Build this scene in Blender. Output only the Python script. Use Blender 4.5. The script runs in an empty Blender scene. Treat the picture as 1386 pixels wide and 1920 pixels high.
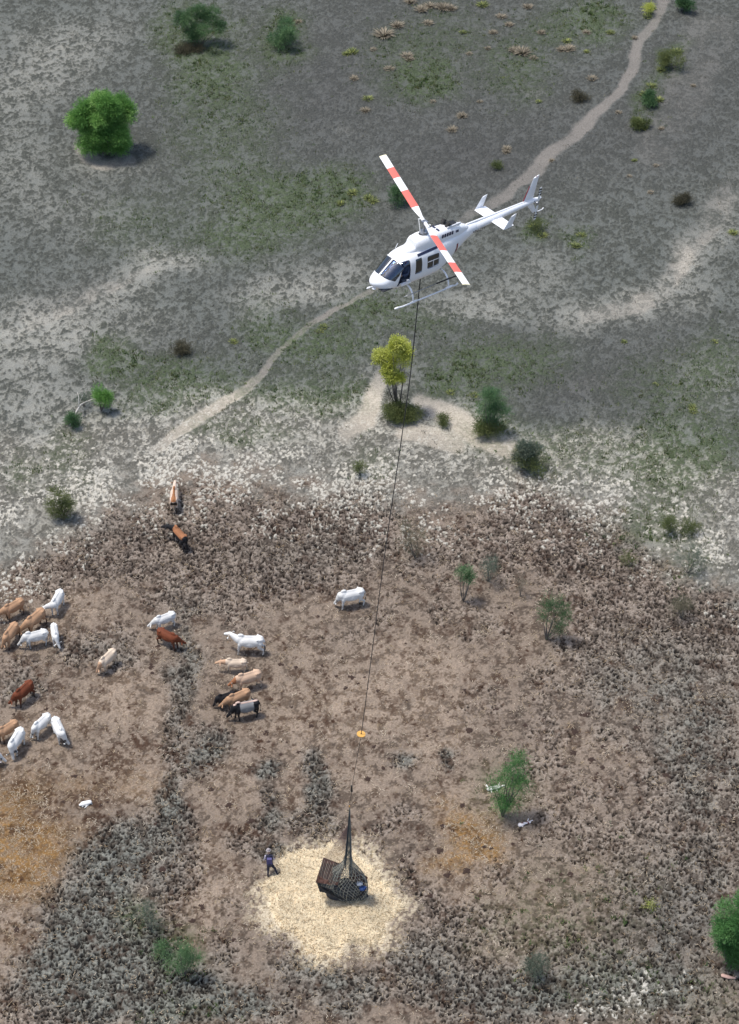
import bpy, math, random
import numpy as np
from mathutils import Vector, Matrix

# ------------------------------------------------------------------ camera, sky, sun, exposure
S = bpy.context.scene
COL = S.collection
FPX, TH, CH = 4300.0, math.radians(41.0), 103.4
cam_d = bpy.data.cameras.new('camera'); cam = bpy.data.objects.new('camera', cam_d); COL.objects.link(cam)
cam_d.sensor_fit = 'VERTICAL'; cam_d.sensor_height = 24.0; cam_d.lens = 24.0 * FPX / 1920.0
cam_d.clip_start = 1.0; cam_d.clip_end = 6000.0
cam.location = (0, 0, CH); cam.rotation_euler = (math.pi / 2 - TH, 0, 0)
S.camera = cam
SUN_DIR = Vector((-0.31, 0.05, 0.95)).normalized()
w = bpy.data.worlds.new('World'); S.world = w; w.use_nodes = True
nt = w.node_tree
bg = nt.nodes['Background']; sky = nt.nodes.new('ShaderNodeTexSky'); sky.sky_type = 'NISHITA'; sky.sun_disc = False
sky.sun_elevation = math.asin(SUN_DIR.z); sky.sun_rotation = math.atan2(SUN_DIR.x, SUN_DIR.y)
sky.air_density = 1.0; sky.dust_density = 2.5
nt.links.new(sky.outputs[0], bg.inputs[0]); bg.inputs[1].default_value = 0.15
sl = bpy.data.lights.new('sun', 'SUN'); sl.energy = 2.6; sl.angle = math.radians(7.0); sl.color = (1.0, 0.965, 0.91)
so = bpy.data.objects.new('sun', sl); COL.objects.link(so); so.rotation_euler = SUN_DIR.to_track_quat('Z', 'Y').to_euler()
S.view_settings.view_transform = 'Standard'; S.view_settings.look = 'None'
S.view_settings.exposure = 0.36; S.view_settings.gamma = 1.0

# ------------------------------------------------------------------ map helpers (photo point -> ground point)
FW = np.array([0, math.cos(TH), -math.sin(TH)]); UP = np.array([0, math.sin(TH), math.cos(TH)])
def ray(px, py): return FW + np.array([(px - 693) / FPX, 0, 0]) - UP * (py - 960) / FPX
def G(px, py, z=0.0):
    d = ray(px, py); t = (z - CH) / d[2]
    return np.array([d[0] * t, d[1] * t, z])
def GY(px, py, Y):
    d = ray(px, py); t = Y / d[1]
    return np.array([d[0] * t, Y, CH + d[2] * t])
def topx(x, y, z=0.0):
    dz = z - CH; zz = y * FW[1] + dz * FW[2]
    return 693 + FPX * x / zz, 960 - FPX * (y * UP[1] + dz * UP[2]) / zz
def scale_at(py):
    g = G(693, py); return FPX / (g[1] * FW[1] - CH * FW[2])
def dep_at(py): return TH + math.atan((py - 960) / FPX)

def s2l(c):
    c = np.asarray(c, float) / 255.0
    return np.where(c <= 0.04045, c / 12.92, ((c + 0.055) / 1.055) ** 2.4)
KX = 1.42
def A(*rgb):                              # photographed colour -> base colour
    return tuple(np.minimum(s2l(rgb) / KX, 0.85)) + (1.0,)

def tag(o, label=None, cat=None, group=None, kind=None):
    if label: o['label'] = label
    if cat: o['category'] = cat
    if group: o['group'] = group
    if kind: o['kind'] = kind
    return o
def empty(name, loc=(0, 0, 0), rot=None):
    o = bpy.data.objects.new(name, None); COL.objects.link(o); o.location = loc; o.empty_display_size = 0.2
    if rot is not None: o.rotation_euler = rot
    return o

# ------------------------------------------------------------------ materials
def new_mat(name):
    m = bpy.data.materials.new(name); m.use_nodes = True
    return m, m.node_tree.nodes, m.node_tree.links, m.node_tree.nodes['Principled BSDF']
def mat(name, col, rough=0.6, var=0.12, scale=6.0, metal=0.0, coat=0.0, bump=0.0, spec=0.5):
    m, N, L, P = new_mat(name)
    P.inputs['Roughness'].default_value = rough; P.inputs['Metallic'].default_value = metal
    P.inputs['Specular IOR Level'].default_value = spec; P.inputs['Coat Weight'].default_value = coat
    tc = N.new('ShaderNodeTexCoord'); n = N.new('ShaderNodeTexNoise'); n.inputs['Scale'].default_value = scale
    n.inputs['Detail'].default_value = 5; L.new(tc.outputs['Object'], n.inputs['Vector'])
    r = N.new('ShaderNodeMix'); r.data_type = 'RGBA'
    c = np.array(col[:3])
    r.inputs['A'].default_value = tuple(c * (1 - var)) + (1,); r.inputs['B'].default_value = tuple(np.minimum(c * (1 + var), 0.9)) + (1,)
    L.new(n.outputs['Fac'], r.inputs['Factor']); L.new(r.outputs['Result'], P.inputs['Base Color'])
    if bump:
        b = N.new('ShaderNodeBump'); b.inputs['Strength'].default_value = bump; b.inputs['Distance'].default_value = 0.02
        L.new(n.outputs['Fac'], b.inputs['Height']); L.new(b.outputs[0], P.inputs['Normal'])
    return m
def attr_mat(name, rough=0.85, mul=1.0, transl=0.0, noise=0.15, nscale=8.0):
    m, N, L, P = new_mat(name)
    a = N.new('ShaderNodeAttribute'); a.attribute_name = 'tint'
    tc = N.new('ShaderNodeTexCoord'); n = N.new('ShaderNodeTexNoise'); n.inputs['Scale'].default_value = nscale
    L.new(tc.outputs['Object'], n.inputs['Vector'])
    mr = N.new('ShaderNodeMapRange'); mr.inputs['To Min'].default_value = mul * (1 - noise); mr.inputs['To Max'].default_value = mul * (1 + noise)
    L.new(n.outputs['Fac'], mr.inputs['Value'])
    x = N.new('ShaderNodeVectorMath'); x.operation = 'SCALE'
    L.new(a.outputs['Color'], x.inputs[0]); L.new(mr.outputs[0], x.inputs['Scale'])
    L.new(x.outputs[0], P.inputs['Base Color']); P.inputs['Roughness'].default_value = rough
    P.inputs['Specular IOR Level'].default_value = 0.25
    if transl:
        t = N.new('ShaderNodeBsdfTranslucent'); L.new(x.outputs[0], t.inputs['Color'])
        ms = N.new('ShaderNodeMixShader'); ms.inputs[0].default_value = transl
        L.new(P.outputs[0], ms.inputs[1]); L.new(t.outputs[0], ms.inputs[2])
        L.new(ms.outputs[0], N['Material Output'].inputs['Surface'])
    return m
M = {}
M['white'] = mat('white_paint', (.85, .86, .88), .22, .03, 1.5, coat=.4)
M['white_matte'] = mat('white_blade_paint', (.82, .82, .80), .4, .03, 2)
M['red'] = mat('orange_red_blade_paint', A(255, 128, 112), .4, .06, 3)
M['cream_tip'] = mat('cream_blade_tip', (.80, .74, .50), .4, .05)
M['dark_red'] = mat('dark_red_paint', (.22, .015, .02), .4)
M['black'] = mat('black_rubber', (.015, .015, .017), .6)
M['grey_metal'] = mat('grey_metal', (.32, .33, .35), .35, .2, 8, metal=.7)
M['dark_metal'] = mat('sooty_metal', (.06, .055, .05), .5, .3, 8, metal=.5)
M['cabin'] = mat('cabin_trim', (.035, .037, .045), .7, .3)
M['seat'] = mat('cabin_seat', (.12, .13, .16), .8, .2)
M['navy'] = mat('navy_paint', (.02, .025, .06), .4)
def glass_mat(nm='tinted_window', tr=(.36, .46, .66, 1)):
    m, N, L, P = new_mat(nm)
    t = N.new('ShaderNodeBsdfTransparent'); t.inputs[0].default_value = tr
    g = N.new('ShaderNodeBsdfGlossy'); g.inputs['Roughness'].default_value = .03; g.inputs['Color'].default_value = (.9, .95, 1, 1)
    f = N.new('ShaderNodeFresnel'); f.inputs['IOR'].default_value = 2.1
    n = N.new('ShaderNodeTexNoise'); n.inputs['Scale'].default_value = 3.0
    tc = N.new('ShaderNodeTexCoord'); L.new(tc.outputs['Object'], n.inputs['Vector'])
    b = N.new('ShaderNodeBump'); b.inputs['Strength'].default_value = .25; b.inputs['Distance'].default_value = .05
    L.new(n.outputs['Fac'], b.inputs['Height']); L.new(b.outputs[0], g.inputs['Normal'])
    x = N.new('ShaderNodeMixShader'); L.new(f.outputs[0], x.inputs[0]); L.new(t.outputs[0], x.inputs[1]); L.new(g.outputs[0], x.inputs[2])
    L.new(x.outputs[0], N['Material Output'].inputs['Surface'])
    return m
M['glass'] = glass_mat(); M['dark_glass'] = glass_mat('dark_side_window', (.05, .065, .10, 1))
M['leaf'] = attr_mat('foliage', .7, 1.0, .42, .12, 2.0)
M['straw'] = attr_mat('straw_blades', .8, 1.0, .2, .1, 3.0)
M['coat'] = attr_mat('hide', .75, 1.0, 0, .08, 6.0)
M['bark'] = mat('grey_bark', (.13, .115, .10), .9, .3, 5)
M['dead_wood'] = mat('bleached_dead_wood', (.50, .47, .43), .8, .2, 5)
M['horn'] = mat('horn', (.55, .50, .42), .5, .2)
M['horn_dark'] = mat('dark_horn', (.05, .045, .04), .5, .2)

# ------------------------------------------------------------------ mesh builder
def mesh_np(name, V, F, smooth=False):
    V = np.asarray(V, np.float32); me = bpy.data.meshes.new(name)
    if isinstance(F, np.ndarray):
        n, k = F.shape
        me.vertices.add(len(V)); me.vertices.foreach_set('co', V.ravel())
        me.loops.add(n * k); me.loops.foreach_set('vertex_index', F.astype(np.int32).ravel())
        me.polygons.add(n); me.polygons.foreach_set('loop_start', np.arange(0, n * k, k, dtype=np.int32))
        me.update(calc_edges=True)
    else:
        me.from_pydata([tuple(map(float, v)) for v in V], [], [tuple(map(int, f)) for f in F]); me.update()
    if smooth: me.polygons.foreach_set('use_smooth', np.ones(len(me.polygons), bool))
    return me
def set_tint(me, C, name='tint'):
    C = np.asarray(C, np.float32)
    if C.shape[1] == 3: C = np.concatenate([C, np.ones((len(C), 1), np.float32)], 1)
    a = me.color_attributes.new(name, 'FLOAT_COLOR', 'POINT'); a.data.foreach_set('color', C.ravel())
class MB:
    def __init__(s): s.v = []; s.f = []; s.n = 0
    def add(s, V, F):
        V = np.asarray(V, float).reshape(-1, 3); s.v.append(V); s.f += [tuple(i + s.n for i in f) for f in F]; s.n += len(V); return s
    def box(s, c, h, R=None, top=(1, 1)):
        V = np.array([(x * (top[0] if z > 0 else 1), y * (top[1] if z > 0 else 1), z) for z in (-1, 1) for y in (-1, 1) for x in (-1, 1)], float) * np.array(h)
        if R is not None: V = V @ np.array(R).T
        return s.add(V + np.array(c), [(0, 2, 3, 1), (4, 5, 7, 6), (0, 1, 5, 4), (2, 6, 7, 3), (0, 4, 6, 2), (1, 3, 7, 5)])
    def tube(s, P, R, k=8, caps=True, flat=None):
        P = np.asarray(P, float); n = len(P); R = np.broadcast_to(np.asarray(R, float), (n,))
        T = np.gradient(P, axis=0); T /= np.linalg.norm(T, axis=1)[:, None] + 1e-12
        a = np.array([0, 0, 1.]) if abs(T[0][2]) < .9 else np.array([1., 0, 0])
        V = []
        for i in range(n):
            u = np.cross(T[i], a); u /= np.linalg.norm(u) + 1e-12; v = np.cross(T[i], u); a = np.cross(u, T[i]); a = a if np.linalg.norm(a) > 1e-6 else v
            for j in range(k):
                t = 2 * math.pi * j / k; V.append(P[i] + R[i] * (math.cos(t) * u + math.sin(t) * v * (flat or 1)))
        F = [(i * k + j, i * k + (j + 1) % k, (i + 1) * k + (j + 1) % k, (i + 1) * k + j) for i in range(n - 1) for j in range(k)]
        if caps: F += [tuple(range(k))[::-1], tuple((n - 1) * k + j for j in range(k))]
        return s.add(V, F)
    def rings(s, Rg, caps=True):
        n = len(Rg); k = len(Rg[0]); V = np.concatenate([np.asarray(r, float) for r in Rg])
        F = [(i * k + j, i * k + (j + 1) % k, (i + 1) * k + (j + 1) % k, (i + 1) * k + j) for i in range(n - 1) for j in range(k)]
        if caps: F += [tuple(range(k))[::-1], tuple((n - 1) * k + j for j in range(k))]
        return s.add(V, F)
    def ell(s, c, r, R=None, nu=12, nv=8):
        Rg = []
        for i in range(nv + 1):
            ph = math.pi * (i + .02 * (i == 0) - .02 * (i == nv)) / nv
            Rg.append(np.array([(r[0] * math.sin(ph) * math.cos(2 * math.pi * j / nu), r[1] * math.sin(ph) * math.sin(2 * math.pi * j / nu), -r[2] * math.cos(ph)) for j in range(nu)]))
        if R is not None: Rg = [q @ np.array(R).T for q in Rg]
        return s.rings([q + np.array(c) for q in Rg])
    def cap(s, p0, r0, p1, r1, k=12, sy=1.0, sz=1.0):
        p0 = np.array(p0, float); p1 = np.array(p1, float); d = p1 - p0; Ln = np.linalg.norm(d); d /= Ln + 1e-9
        a = np.array([0, 0, 1.]) if abs(d[2]) < .9 else np.array([1., 0, 0])
        u = np.cross(d, a); u /= np.linalg.norm(u); v = np.cross(u, d); Rg = []
        for c, r, t0, t1 in ((p0, r0, -88, 0), (p1, r1, 0, 88)):
            for t in np.radians(np.linspace(t0, t1, 5)):
                cc = c + d * r * math.sin(t); rr = r * math.cos(t)
                Rg.append(np.array([cc + rr * (math.cos(q) * u * sy + math.sin(q) * v * sz) for q in np.linspace(0, 2 * math.pi, k, endpoint=False)]))
        return s.rings(Rg)
    def prism(s, poly, fn, a, b):
        n = len(poly); V = [fn(p, a) for p in poly] + [fn(p, b) for p in poly]
        ar = sum(poly[i][0] * poly[(i + 1) % n][1] - poly[(i + 1) % n][0] * poly[i][1] for i in range(n))
        F = [(i, (i + 1) % n, n + (i + 1) % n, n + i) for i in range(n)] + [tuple(range(n))[::-1], tuple(range(n, 2 * n))]
        return s.add(V, F)
    def mesh(s, name, smooth=False):
        return mesh_np(name, np.concatenate(s.v), s.f, smooth)
    def build(s, name, m, parent=None, smooth=False, fix=False):
        me = s.mesh(name, smooth)
        if fix: fixn(me)
        me.materials.append(m); o = bpy.data.objects.new(name, me); COL.objects.link(o)
        if parent is not None: o.parent = parent
        return o
def fixn(me):
    import bmesh
    b = bmesh.new(); b.from_mesh(me); bmesh.ops.remove_doubles(b, verts=b.verts, dist=1e-5); bmesh.ops.recalc_face_normals(b, faces=b.faces); b.to_mesh(me); b.free()
def obj(name, me, m, parent=None):
    me.materials.clear(); me.materials.append(m); o = bpy.data.objects.new(name, me); COL.objects.link(o)
    if parent is not None: o.parent = parent
    return o
def evaluated(o, name):
    dg = bpy.context.evaluated_depsgraph_get(); dg.update()
    me = bpy.data.meshes.new_from_object(o.evaluated_get(dg)); me.name = name
    return me
def boolean(me, ops):
    """ops: list of ('DIFFERENCE'|'INTERSECT'|'UNION', mesh)"""
    o = bpy.data.objects.new('tmp', me); COL.objects.link(o); rm = [o]
    for op, m2 in ops:
        c = bpy.data.objects.new('tmpc', m2); COL.objects.link(c); rm.append(c)
        b = o.modifiers.new('b', 'BOOLEAN'); b.operation = op; b.object = c; b.solver = 'EXACT'
    out = evaluated(o, me.name)
    for r in rm: bpy.data.objects.remove(r)
    return out
def remesh(mb, name, vox, smooth_it=3):
    o = bpy.data.objects.new('tmp', mb.mesh('tmp')); COL.objects.link(o)
    r = o.modifiers.new('r', 'REMESH'); r.mode = 'VOXEL'; r.voxel_size = vox
    s = o.modifiers.new('s', 'SMOOTH'); s.iterations = smooth_it; s.factor = .5
    me = evaluated(o, name); bpy.data.objects.remove(o)
    me.polygons.foreach_set('use_smooth', np.ones(len(me.polygons), bool))
    return me

# ------------------------------------------------------------------ noise
RG = np.random.default_rng(11)
TAB = RG.random((256, 256)).astype(np.float32)
def vn(x, y, sd=0):
    x = x + sd * 17.37; y = y + sd * 9.71
    xi = np.floor(x).astype(np.int64); yi = np.floor(y).astype(np.int64); fx = (x - xi).astype(np.float32); fy = (y - yi).astype(np.float32)
    fx = fx * fx * (3 - 2 * fx); fy = fy * fy * (3 - 2 * fy)
    a = TAB[xi & 255, yi & 255]; b = TAB[(xi + 1) & 255, yi & 255]; c = TAB[xi & 255, (yi + 1) & 255]; d = TAB[(xi + 1) & 255, (yi + 1) & 255]
    return a + (b - a) * fx + (c - a) * fy + (a - b - c + d) * fx * fy
def fbm(x, y, o=4, sd=0):
    s = 0; a = .5; t = 0
    for i in range(o):
        s = s + a * vn(x * 2 ** i, y * 2 ** i, sd + i * 3); t += a; a *= .5
    return s / t
def worley(x, y, sd=0):
    xi = np.floor(x).astype(np.int64); yi = np.floor(y).astype(np.int64)
    F1 = np.full(x.shape, 9., np.float32); F2 = F1.copy(); R1 = np.zeros(x.shape, np.float32)
    T1 = np.roll(TAB, 31 + sd, 0); T2 = np.roll(TAB, 77 + sd, 1); T3 = np.roll(TAB, 129 + sd, 0)
    for i in (-1, 0, 1):
        for j in (-1, 0, 1):
            a = (xi + i) & 255; b = (yi + j) & 255
            dx = xi + i + T1[a, b] - x; dy = yi + j + T2[a, b] - y; d = np.sqrt(dx * dx + dy * dy).astype(np.float32)
            n = d < F1; F2 = np.where(n, F1, np.minimum(F2, d)); R1 = np.where(n, T3[a, b], R1); F1 = np.where(n, d, F1)
    return F1, F2, R1
def sst(a, b, x): t = np.clip((x - a) / (b - a), 0, 1); return t * t * (3 - 2 * t)

# ------------------------------------------------------------------ ground layout, drawn as patches on the land (x y rx ry weight [turn])
def blobs(txt, X, Y):
    o = np.zeros(X.shape, np.float32)
    for ln in txt.replace('\n', ';').split(';'):
        q = [float(t) for t in ln.split()]
        if len(q) < 5: continue
        x, y, rx, ry, wt = q[:5]; a = math.radians(q[5]) if len(q) > 5 else 0
        m = (np.abs(X - x) < 3 * max(rx, ry)) & (np.abs(Y - y) < 3 * max(rx, ry))
        if not m.any(): continue
        dx = X[m] - x; dy = Y[m] - y; u = (dx * math.cos(a) + dy * math.sin(a)) / rx; v = (-dx * math.sin(a) + dy * math.cos(a)) / ry
        o[m] += wt * np.exp(-(u * u + v * v) ** 1.3)
    return o
def stroke(pts, X, Y, kw=.72, ka=.62):
    o = np.zeros(X.shape, np.float32)
    for (x0, y0, w0, a0), (x1, y1, w1, a1) in zip(pts[:-1], pts[1:]):
        m = (X > min(x0, x1) - 60) & (X < max(x0, x1) + 60) & (Y > min(y0, y1) - 60) & (Y < max(y0, y1) + 60)
        if not m.any(): continue
        dx, dy = x1 - x0, y1 - y0; L2 = dx * dx + dy * dy
        t = np.clip(((X[m] - x0) * dx + (Y[m] - y0) * dy) / L2, 0, 1)
        d = np.hypot(X[m] - x0 - t * dx, Y[m] - y0 - t * dy); wd = (w0 + (w1 - w0) * t) * kw; al = (a0 + (a1 - a0) * t) * ka
        o[m] = np.maximum(o[m], al * (1 - sst(.55, 1.25, d / wd)))
    return o
YT = ([-300, 0, 100, 200, 330, 450, 600, 700, 800, 900, 1000, 1100, 1200, 1300, 1386, 1700], [900, 860, 845, 835, 800, 785, 800, 815, 835, 850, 865, 840, 860, 890, 915, 980])
YB = ([-300, 0, 100, 200, 300, 400, 500, 650, 760, 850, 950, 1050, 1150, 1250, 1386, 1700], [1200, 1105, 1040, 975, 930, 905, 925, 960, 960, 950, 945, 960, 1010, 1080, 1160, 1250])
T_PALE = '''60 150 110 70 .55 -20; 20 300 90 80 .3; 150 70 120 50 .35; 60 640 130 70 .55 -15; 200 610 120 60 .35; 90 780 160 70 .55; 250 520 90 35 .6 -25; 330 490 60 25 .5
60 590 110 26 .5 -20; 620 520 90 40 .5 -20; 540 540 80 40 .3; 480 560 60 40 .3; 520 760 120 40 .6; 620 790 140 40 .6; 330 770 130 45 .5; 420 820 120 40 .6; 130 400 120 60 .25
1240 540 80 30 .55 -45; 1130 590 80 26 .45 -20; 1330 440 90 40 .4 -50; 900 565 90 30 .5; 1000 520 80 40 .3; 1280 480 40 20 .3; 1120 720 40 18 .45; 1330 720 70 60 .25; 1200 830 130 50 .35
720 740 60 60 .5; 870 800 90 40 .8 15; 690 790 60 40 .7; 205 300 60 30 .6; 950 830 60 40 .6; 1060 600 60 40 .3; 1290 560 60 30 .35 -40; 990 170 20 8 .4; 640 250 20 14 .35; 880 60 20 10 .2; 700 200 12 6 .3'''
T_DARK = '''800 60 300 120 .6; 1000 260 260 120 .6; 640 230 160 120 .45; 1330 90 160 130 .45; 1000 700 260 60 .5; 1150 740 140 60 .45; 1290 250 160 120 .35; 860 330 140 80 .4; 300 250 160 110 .3; 120 560 100 30 .3 -20; 700 430 140 60 .35; 330 660 140 50 .2; 560 180 100 100 .25; 900 630 160 30 .4; 1250 640 160 60 .35'''
T_GREEN = '''400 130 70 70 .7; 360 60 60 60 .9; 530 75 45 55 .8; 560 380 110 45 .9; 470 440 100 45 .75; 640 350 60 40 .6; 420 240 100 70 .4; 260 420 90 60 .3; 340 720 110 50 .7; 210 670 38 36 1.0; 610 650 90 40 .7
500 620 60 50 .5; 560 740 120 35 .6; 780 600 90 30 .4; 930 680 130 45 .8; 860 720 70 40 .6; 800 155 55 35 1.0; 760 110 80 60 .4; 1080 50 90 50 .6; 1110 40 30 30 .9; 960 130 60 60 .5; 1300 840 110 70 .6; 1250 730 90 60 .45
1260 120 45 18 .7 -50; 1220 190 25 40 .6; 690 580 60 35 .6; 450 810 100 22 .5; 1010 430 26 30 .7; 1080 450 20 30 .6; 660 760 60 30 .3; 120 860 40 60 .4; 40 880 30 40 .4; 1350 680 50 60 .5; 1230 900 70 50 .3
850 60 60 60 .3; 920 800 60 50 .5; 1000 850 50 50 .4; 1100 850 80 50 .4; 460 340 120 50 .4; 700 870 40 40 .3; 260 1720 40 40 .6; 330 1780 50 50 .6; 1000 1750 120 60 .22; 1100 1700 160 100 .2; 1160 1850 120 60 .2; 950 1480 50 60 .4; 1230 980 80 40 .5; 1290 1050 60 40 .3; 1350 1880 60 50 .2; 350 1900 80 30 .2; 1260 870 120 60 .35'''
T_PUG = '''330 1000 130 70 .7; 200 1040 110 60 .7; 500 1000 140 70 .95; 640 1030 120 60 .85; 420 1070 120 40 .6; 700 960 80 50 .5; 80 1085 90 30 .5; 1000 960 90 60 .6; 950 1020 130 60 .75; 1100 1040 120 70 .8; 1230 1120 140 60 .75 20; 1340 1180 100 60 .7
1150 1150 130 50 .6; 1280 1250 150 70 .8; 1200 1350 140 70 .6; 1340 1400 90 90 .7; 1230 1470 130 60 .55; 1340 1560 90 90 .75; 1200 1600 140 70 .6; 1090 1540 100 60 .45; 1280 1700 110 80 .8; 1140 1760 120 70 .6; 1050 1820 120 60 .5; 1250 1860 160 60 .8
880 1740 80 40 .85; 810 1790 70 50 .85; 780 1850 80 40 .7; 900 1850 120 50 .75; 980 1900 120 40 .8; 640 1860 60 40 .8; 560 1820 60 30 .7; 520 1760 30 30 .6; 400 1880 120 50 .85; 500 1890 60 40 .5
240 1560 55 40 1.0; 190 1610 50 40 .9; 300 1600 60 50 1.0; 150 1700 90 60 1.1; 230 1740 100 70 1.1; 120 1790 80 60 1.0; 200 1840 140 60 1.0; 120 1890 100 50 1.0; 300 1850 90 50 .95; 320 1490 26 50 1.1 10; 345 1540 30 40 .9; 330 1640 40 60 .9
390 1390 40 36 1.0 -40; 370 1420 30 24 .9; 330 1330 18 90 .7; 345 1230 24 60 .6; 500 1440 24 16 1.1; 505 1490 20 20 .9; 510 1530 24 24 1.0; 590 1440 30 26 1.1; 610 1500 26 40 1.1; 600 1555 36 20 .9; 565 1530 24 16 .7; 520 1590 34 18 1.1; 455 1580 30 20 .6
760 1425 28 22 1.0; 848 1420 14 14 1.0; 745 1535 34 16 .7; 690 1600 30 20 .6; 700 1560 40 20 .5; 900 1330 50 40 .3; 1020 1370 40 60 .45; 980 1440 30 30 .4; 1040 1460 50 40 .4; 230 1230 60 26 .8; 190 1200 60 30 .5; 130 1220 40 30 .5; 60 1300 50 20 .6; 30 1260 30 26 .6
560 1090 120 30 .5; 350 1130 90 30 .6; 450 1150 60 40 .3; 620 1200 40 30 .3; 700 1150 60 40 .25; 820 1050 60 50 .35; 840 1130 60 30 .3; 770 1640 30 40 .5; 800 1690 40 30 .5; 940 1640 60 30 .5; 1100 1250 120 60 .4; 900 1180 60 40 .25; 10 1900 30 30 .2; 450 1700 30 30 .3; 420 1780 40 30 .5'''
T_GREYPUG = '''230 1600 110 90 1; 150 1760 130 110 1; 250 1850 200 90 1; 420 1890 120 60 .9; 320 1490 40 60 1; 390 1400 50 40 .9; 500 1440 40 30 .9; 510 1520 36 40 .8; 600 1480 50 70 .9; 520 1590 40 24 .8; 760 1425 34 28 .9; 850 1420 20 18 .9; 640 1870 80 50 .8
800 1800 100 60 .6; 960 1880 180 60 .7; 1250 1300 170 110 .7; 1320 1450 100 100 .6; 1300 1700 150 150 .6; 1200 1850 200 80 .7; 340 1280 40 110 .6; 200 1220 70 30 .4; 600 1040 160 40 .25; 350 1180 60 70 .3; 50 1290 50 30 .4; 560 1820 70 40 .6'''
T_TAN = '''150 1140 60 50 .9; 110 1150 30 30 .7; 250 1290 70 70 1; 110 1330 100 40 .6; 180 1330 60 60 .6; 300 1400 60 60 .8; 60 1440 100 50 .6; 200 1450 80 60 .6; 430 1470 50 70 .8; 560 1290 100 60 .7; 560 1370 90 50 .9; 690 1330 90 60 .7; 760 1290 100 60 .6; 850 1350 70 60 .7
800 1400 60 40 .8; 860 1500 70 60 .8; 700 1480 50 40 .7; 550 1460 24 40 .8; 560 1510 20 20 .7; 650 1430 50 40 .6; 900 1620 90 60 .8; 870 1680 60 60 .6; 1000 1500 60 60 .4; 1100 1400 60 50 .5; 380 1700 60 50 1; 410 1650 60 60 .8; 370 1600 50 40 .6; 450 1840 40 40 .5; 20 1700 60 60 .9; 30 1800 50 60 .8; 20 1890 40 60 .6; 270 1470 60 40 .6
560 1200 60 40 .5; 600 1130 80 30 .4; 480 1130 60 20 .4; 780 1200 80 50 .5; 870 1250 60 40 .6; 290 1190 20 20 .3; 270 1700 26 20 .8; 190 1655 20 14 .7; 265 1580 36 14 .5; 770 1240 60 40 .4; 1120 1600 60 60 .35; 1010 1700 80 60 .4; 940 1760 60 40 .4; 1010 1840 50 30 .6; 590 1850 14 60 .7; 720 1820 20 30 .6; 640 1350 60 40 .4; 775 1030 34 30 .9; 1040 1250 60 30 .3; 1200 1420 80 20 .4 15; 960 1200 60 40 .3; 700 1250 60 40 .4'''
T_GOLD = '''10 1500 60 30 .7; 40 1560 80 40 .9; 20 1610 80 50 1; 80 1600 50 40 .6; 40 1660 60 30 .5; 160 1560 40 30 .2; 925 1590 38 28 1.2; 870 1580 40 40 .8; 880 1540 60 24 .7; 840 1500 40 20 .3; 100 1480 80 30 .35; 250 1470 60 30 .2; 840 1620 40 20 .5; 20 1750 40 30 .2'''
T_STAIN = '''60 1470 70 14 .9 -8; 200 1460 40 16 .8; 120 1500 60 12 .8 10; 60 1530 50 10 .7; 180 1540 30 14 .6; 60 1590 26 18 .7; 30 1560 40 8 .6; 240 1420 40 20 .6; 90 1620 20 10 .6; 0 1640 40 14 .8; 110 1590 16 20 .5; 320 1420 20 14 .5; 500 1500 14 10 .6; 470 1560 40 14 .6; 420 1560 16 12 .7;190 1430 60 18 .7 20; 60 1500 60 16 .8; 150 1490 50 14 .6; 100 1530 40 14 .7; 430 1500 20 24 .7; 470 1440 20 10 .9 -30; 440 1555 50 12 .6; 20 1560 30 10 .8; 90 1680 20 14 .5; 280 1390 30 18 .6; 260 1380 20 40 .5; 570 1350 60 8 .6; 490 1400 16 20 .6; 640 1430 30 8 .8
680 1560 30 10 .6; 700 1640 30 20 .5; 30 1645 40 12 .7; 340 1690 40 10 .5; 380 1770 50 16 .7; 420 1620 30 16 .7; 330 1760 60 10 .3; 800 1300 60 8 .4; 860 1690 20 8 .8; 730 1500 30 10 .6; 810 1370 30 8 .6; 560 1440 24 10 .6; 120 1560 30 14 .8; 20 1680 20 10 .8; 30 1890 16 14 .9; 40 1780 20 10 .6
930 1240 30 6 .5; 980 1170 20 10 .5; 600 1260 24 8 .5; 700 1400 30 8 .5; 400 1310 30 10 .4; 350 1430 50 10 .4; 200 1500 60 10 .4; 10 1450 40 10 .4; 520 1480 10 20 .3; 760 1560 20 20 .5; 720 1700 12 20 .2'''
PATHS = [[(1275, -60, 26, .9), (1245, 0, 22, .9), (1205, 70, 20, 1), (1188, 120, 22, 1), (1165, 170, 22, 1), (1110, 222, 24, 1), (1060, 265, 26, .95), (1000, 320, 26, .9), (955, 360, 24, .85), (890, 400, 22, .5), (800, 470, 18, .4), (700, 545, 12, .8), (640, 575, 12, 1), (585, 610, 13, 1), (535, 650, 15, 1), (490, 700, 14, 1), (440, 745, 18, 1), (390, 780, 26, 1), (330, 815, 26, .9), (290, 850, 20, .5)],
         [(1420, 300, 30, .4), (1350, 380, 34, .6), (1290, 460, 34, .7), (1240, 550, 22, .9), (1190, 575, 18, .6), (1100, 595, 18, .4)],
         [(1330, 60, 60, .35), (1270, 200, 60, .35), (1230, 280, 50, .3)],
         [(718, 700, 14, .6), (705, 740, 22, 1), (690, 790, 26, 1), (640, 815, 20, .6)], [(790, 755, 22, .9), (830, 775, 26, 1), (890, 810, 30, 1), (945, 840, 26, 1), (965, 860, 16, .5)], [(760, 810, 20, .8), (860, 830, 24, .8)],
         [(60, 610, 12, .25), (150, 565, 16, .45), (230, 525, 16, .6), (290, 505, 12, .2)], [(150, 275, 22, .7), (165, 300, 14, .8), (200, 312, 14, .7), (250, 300, 14, .5)]]
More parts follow.
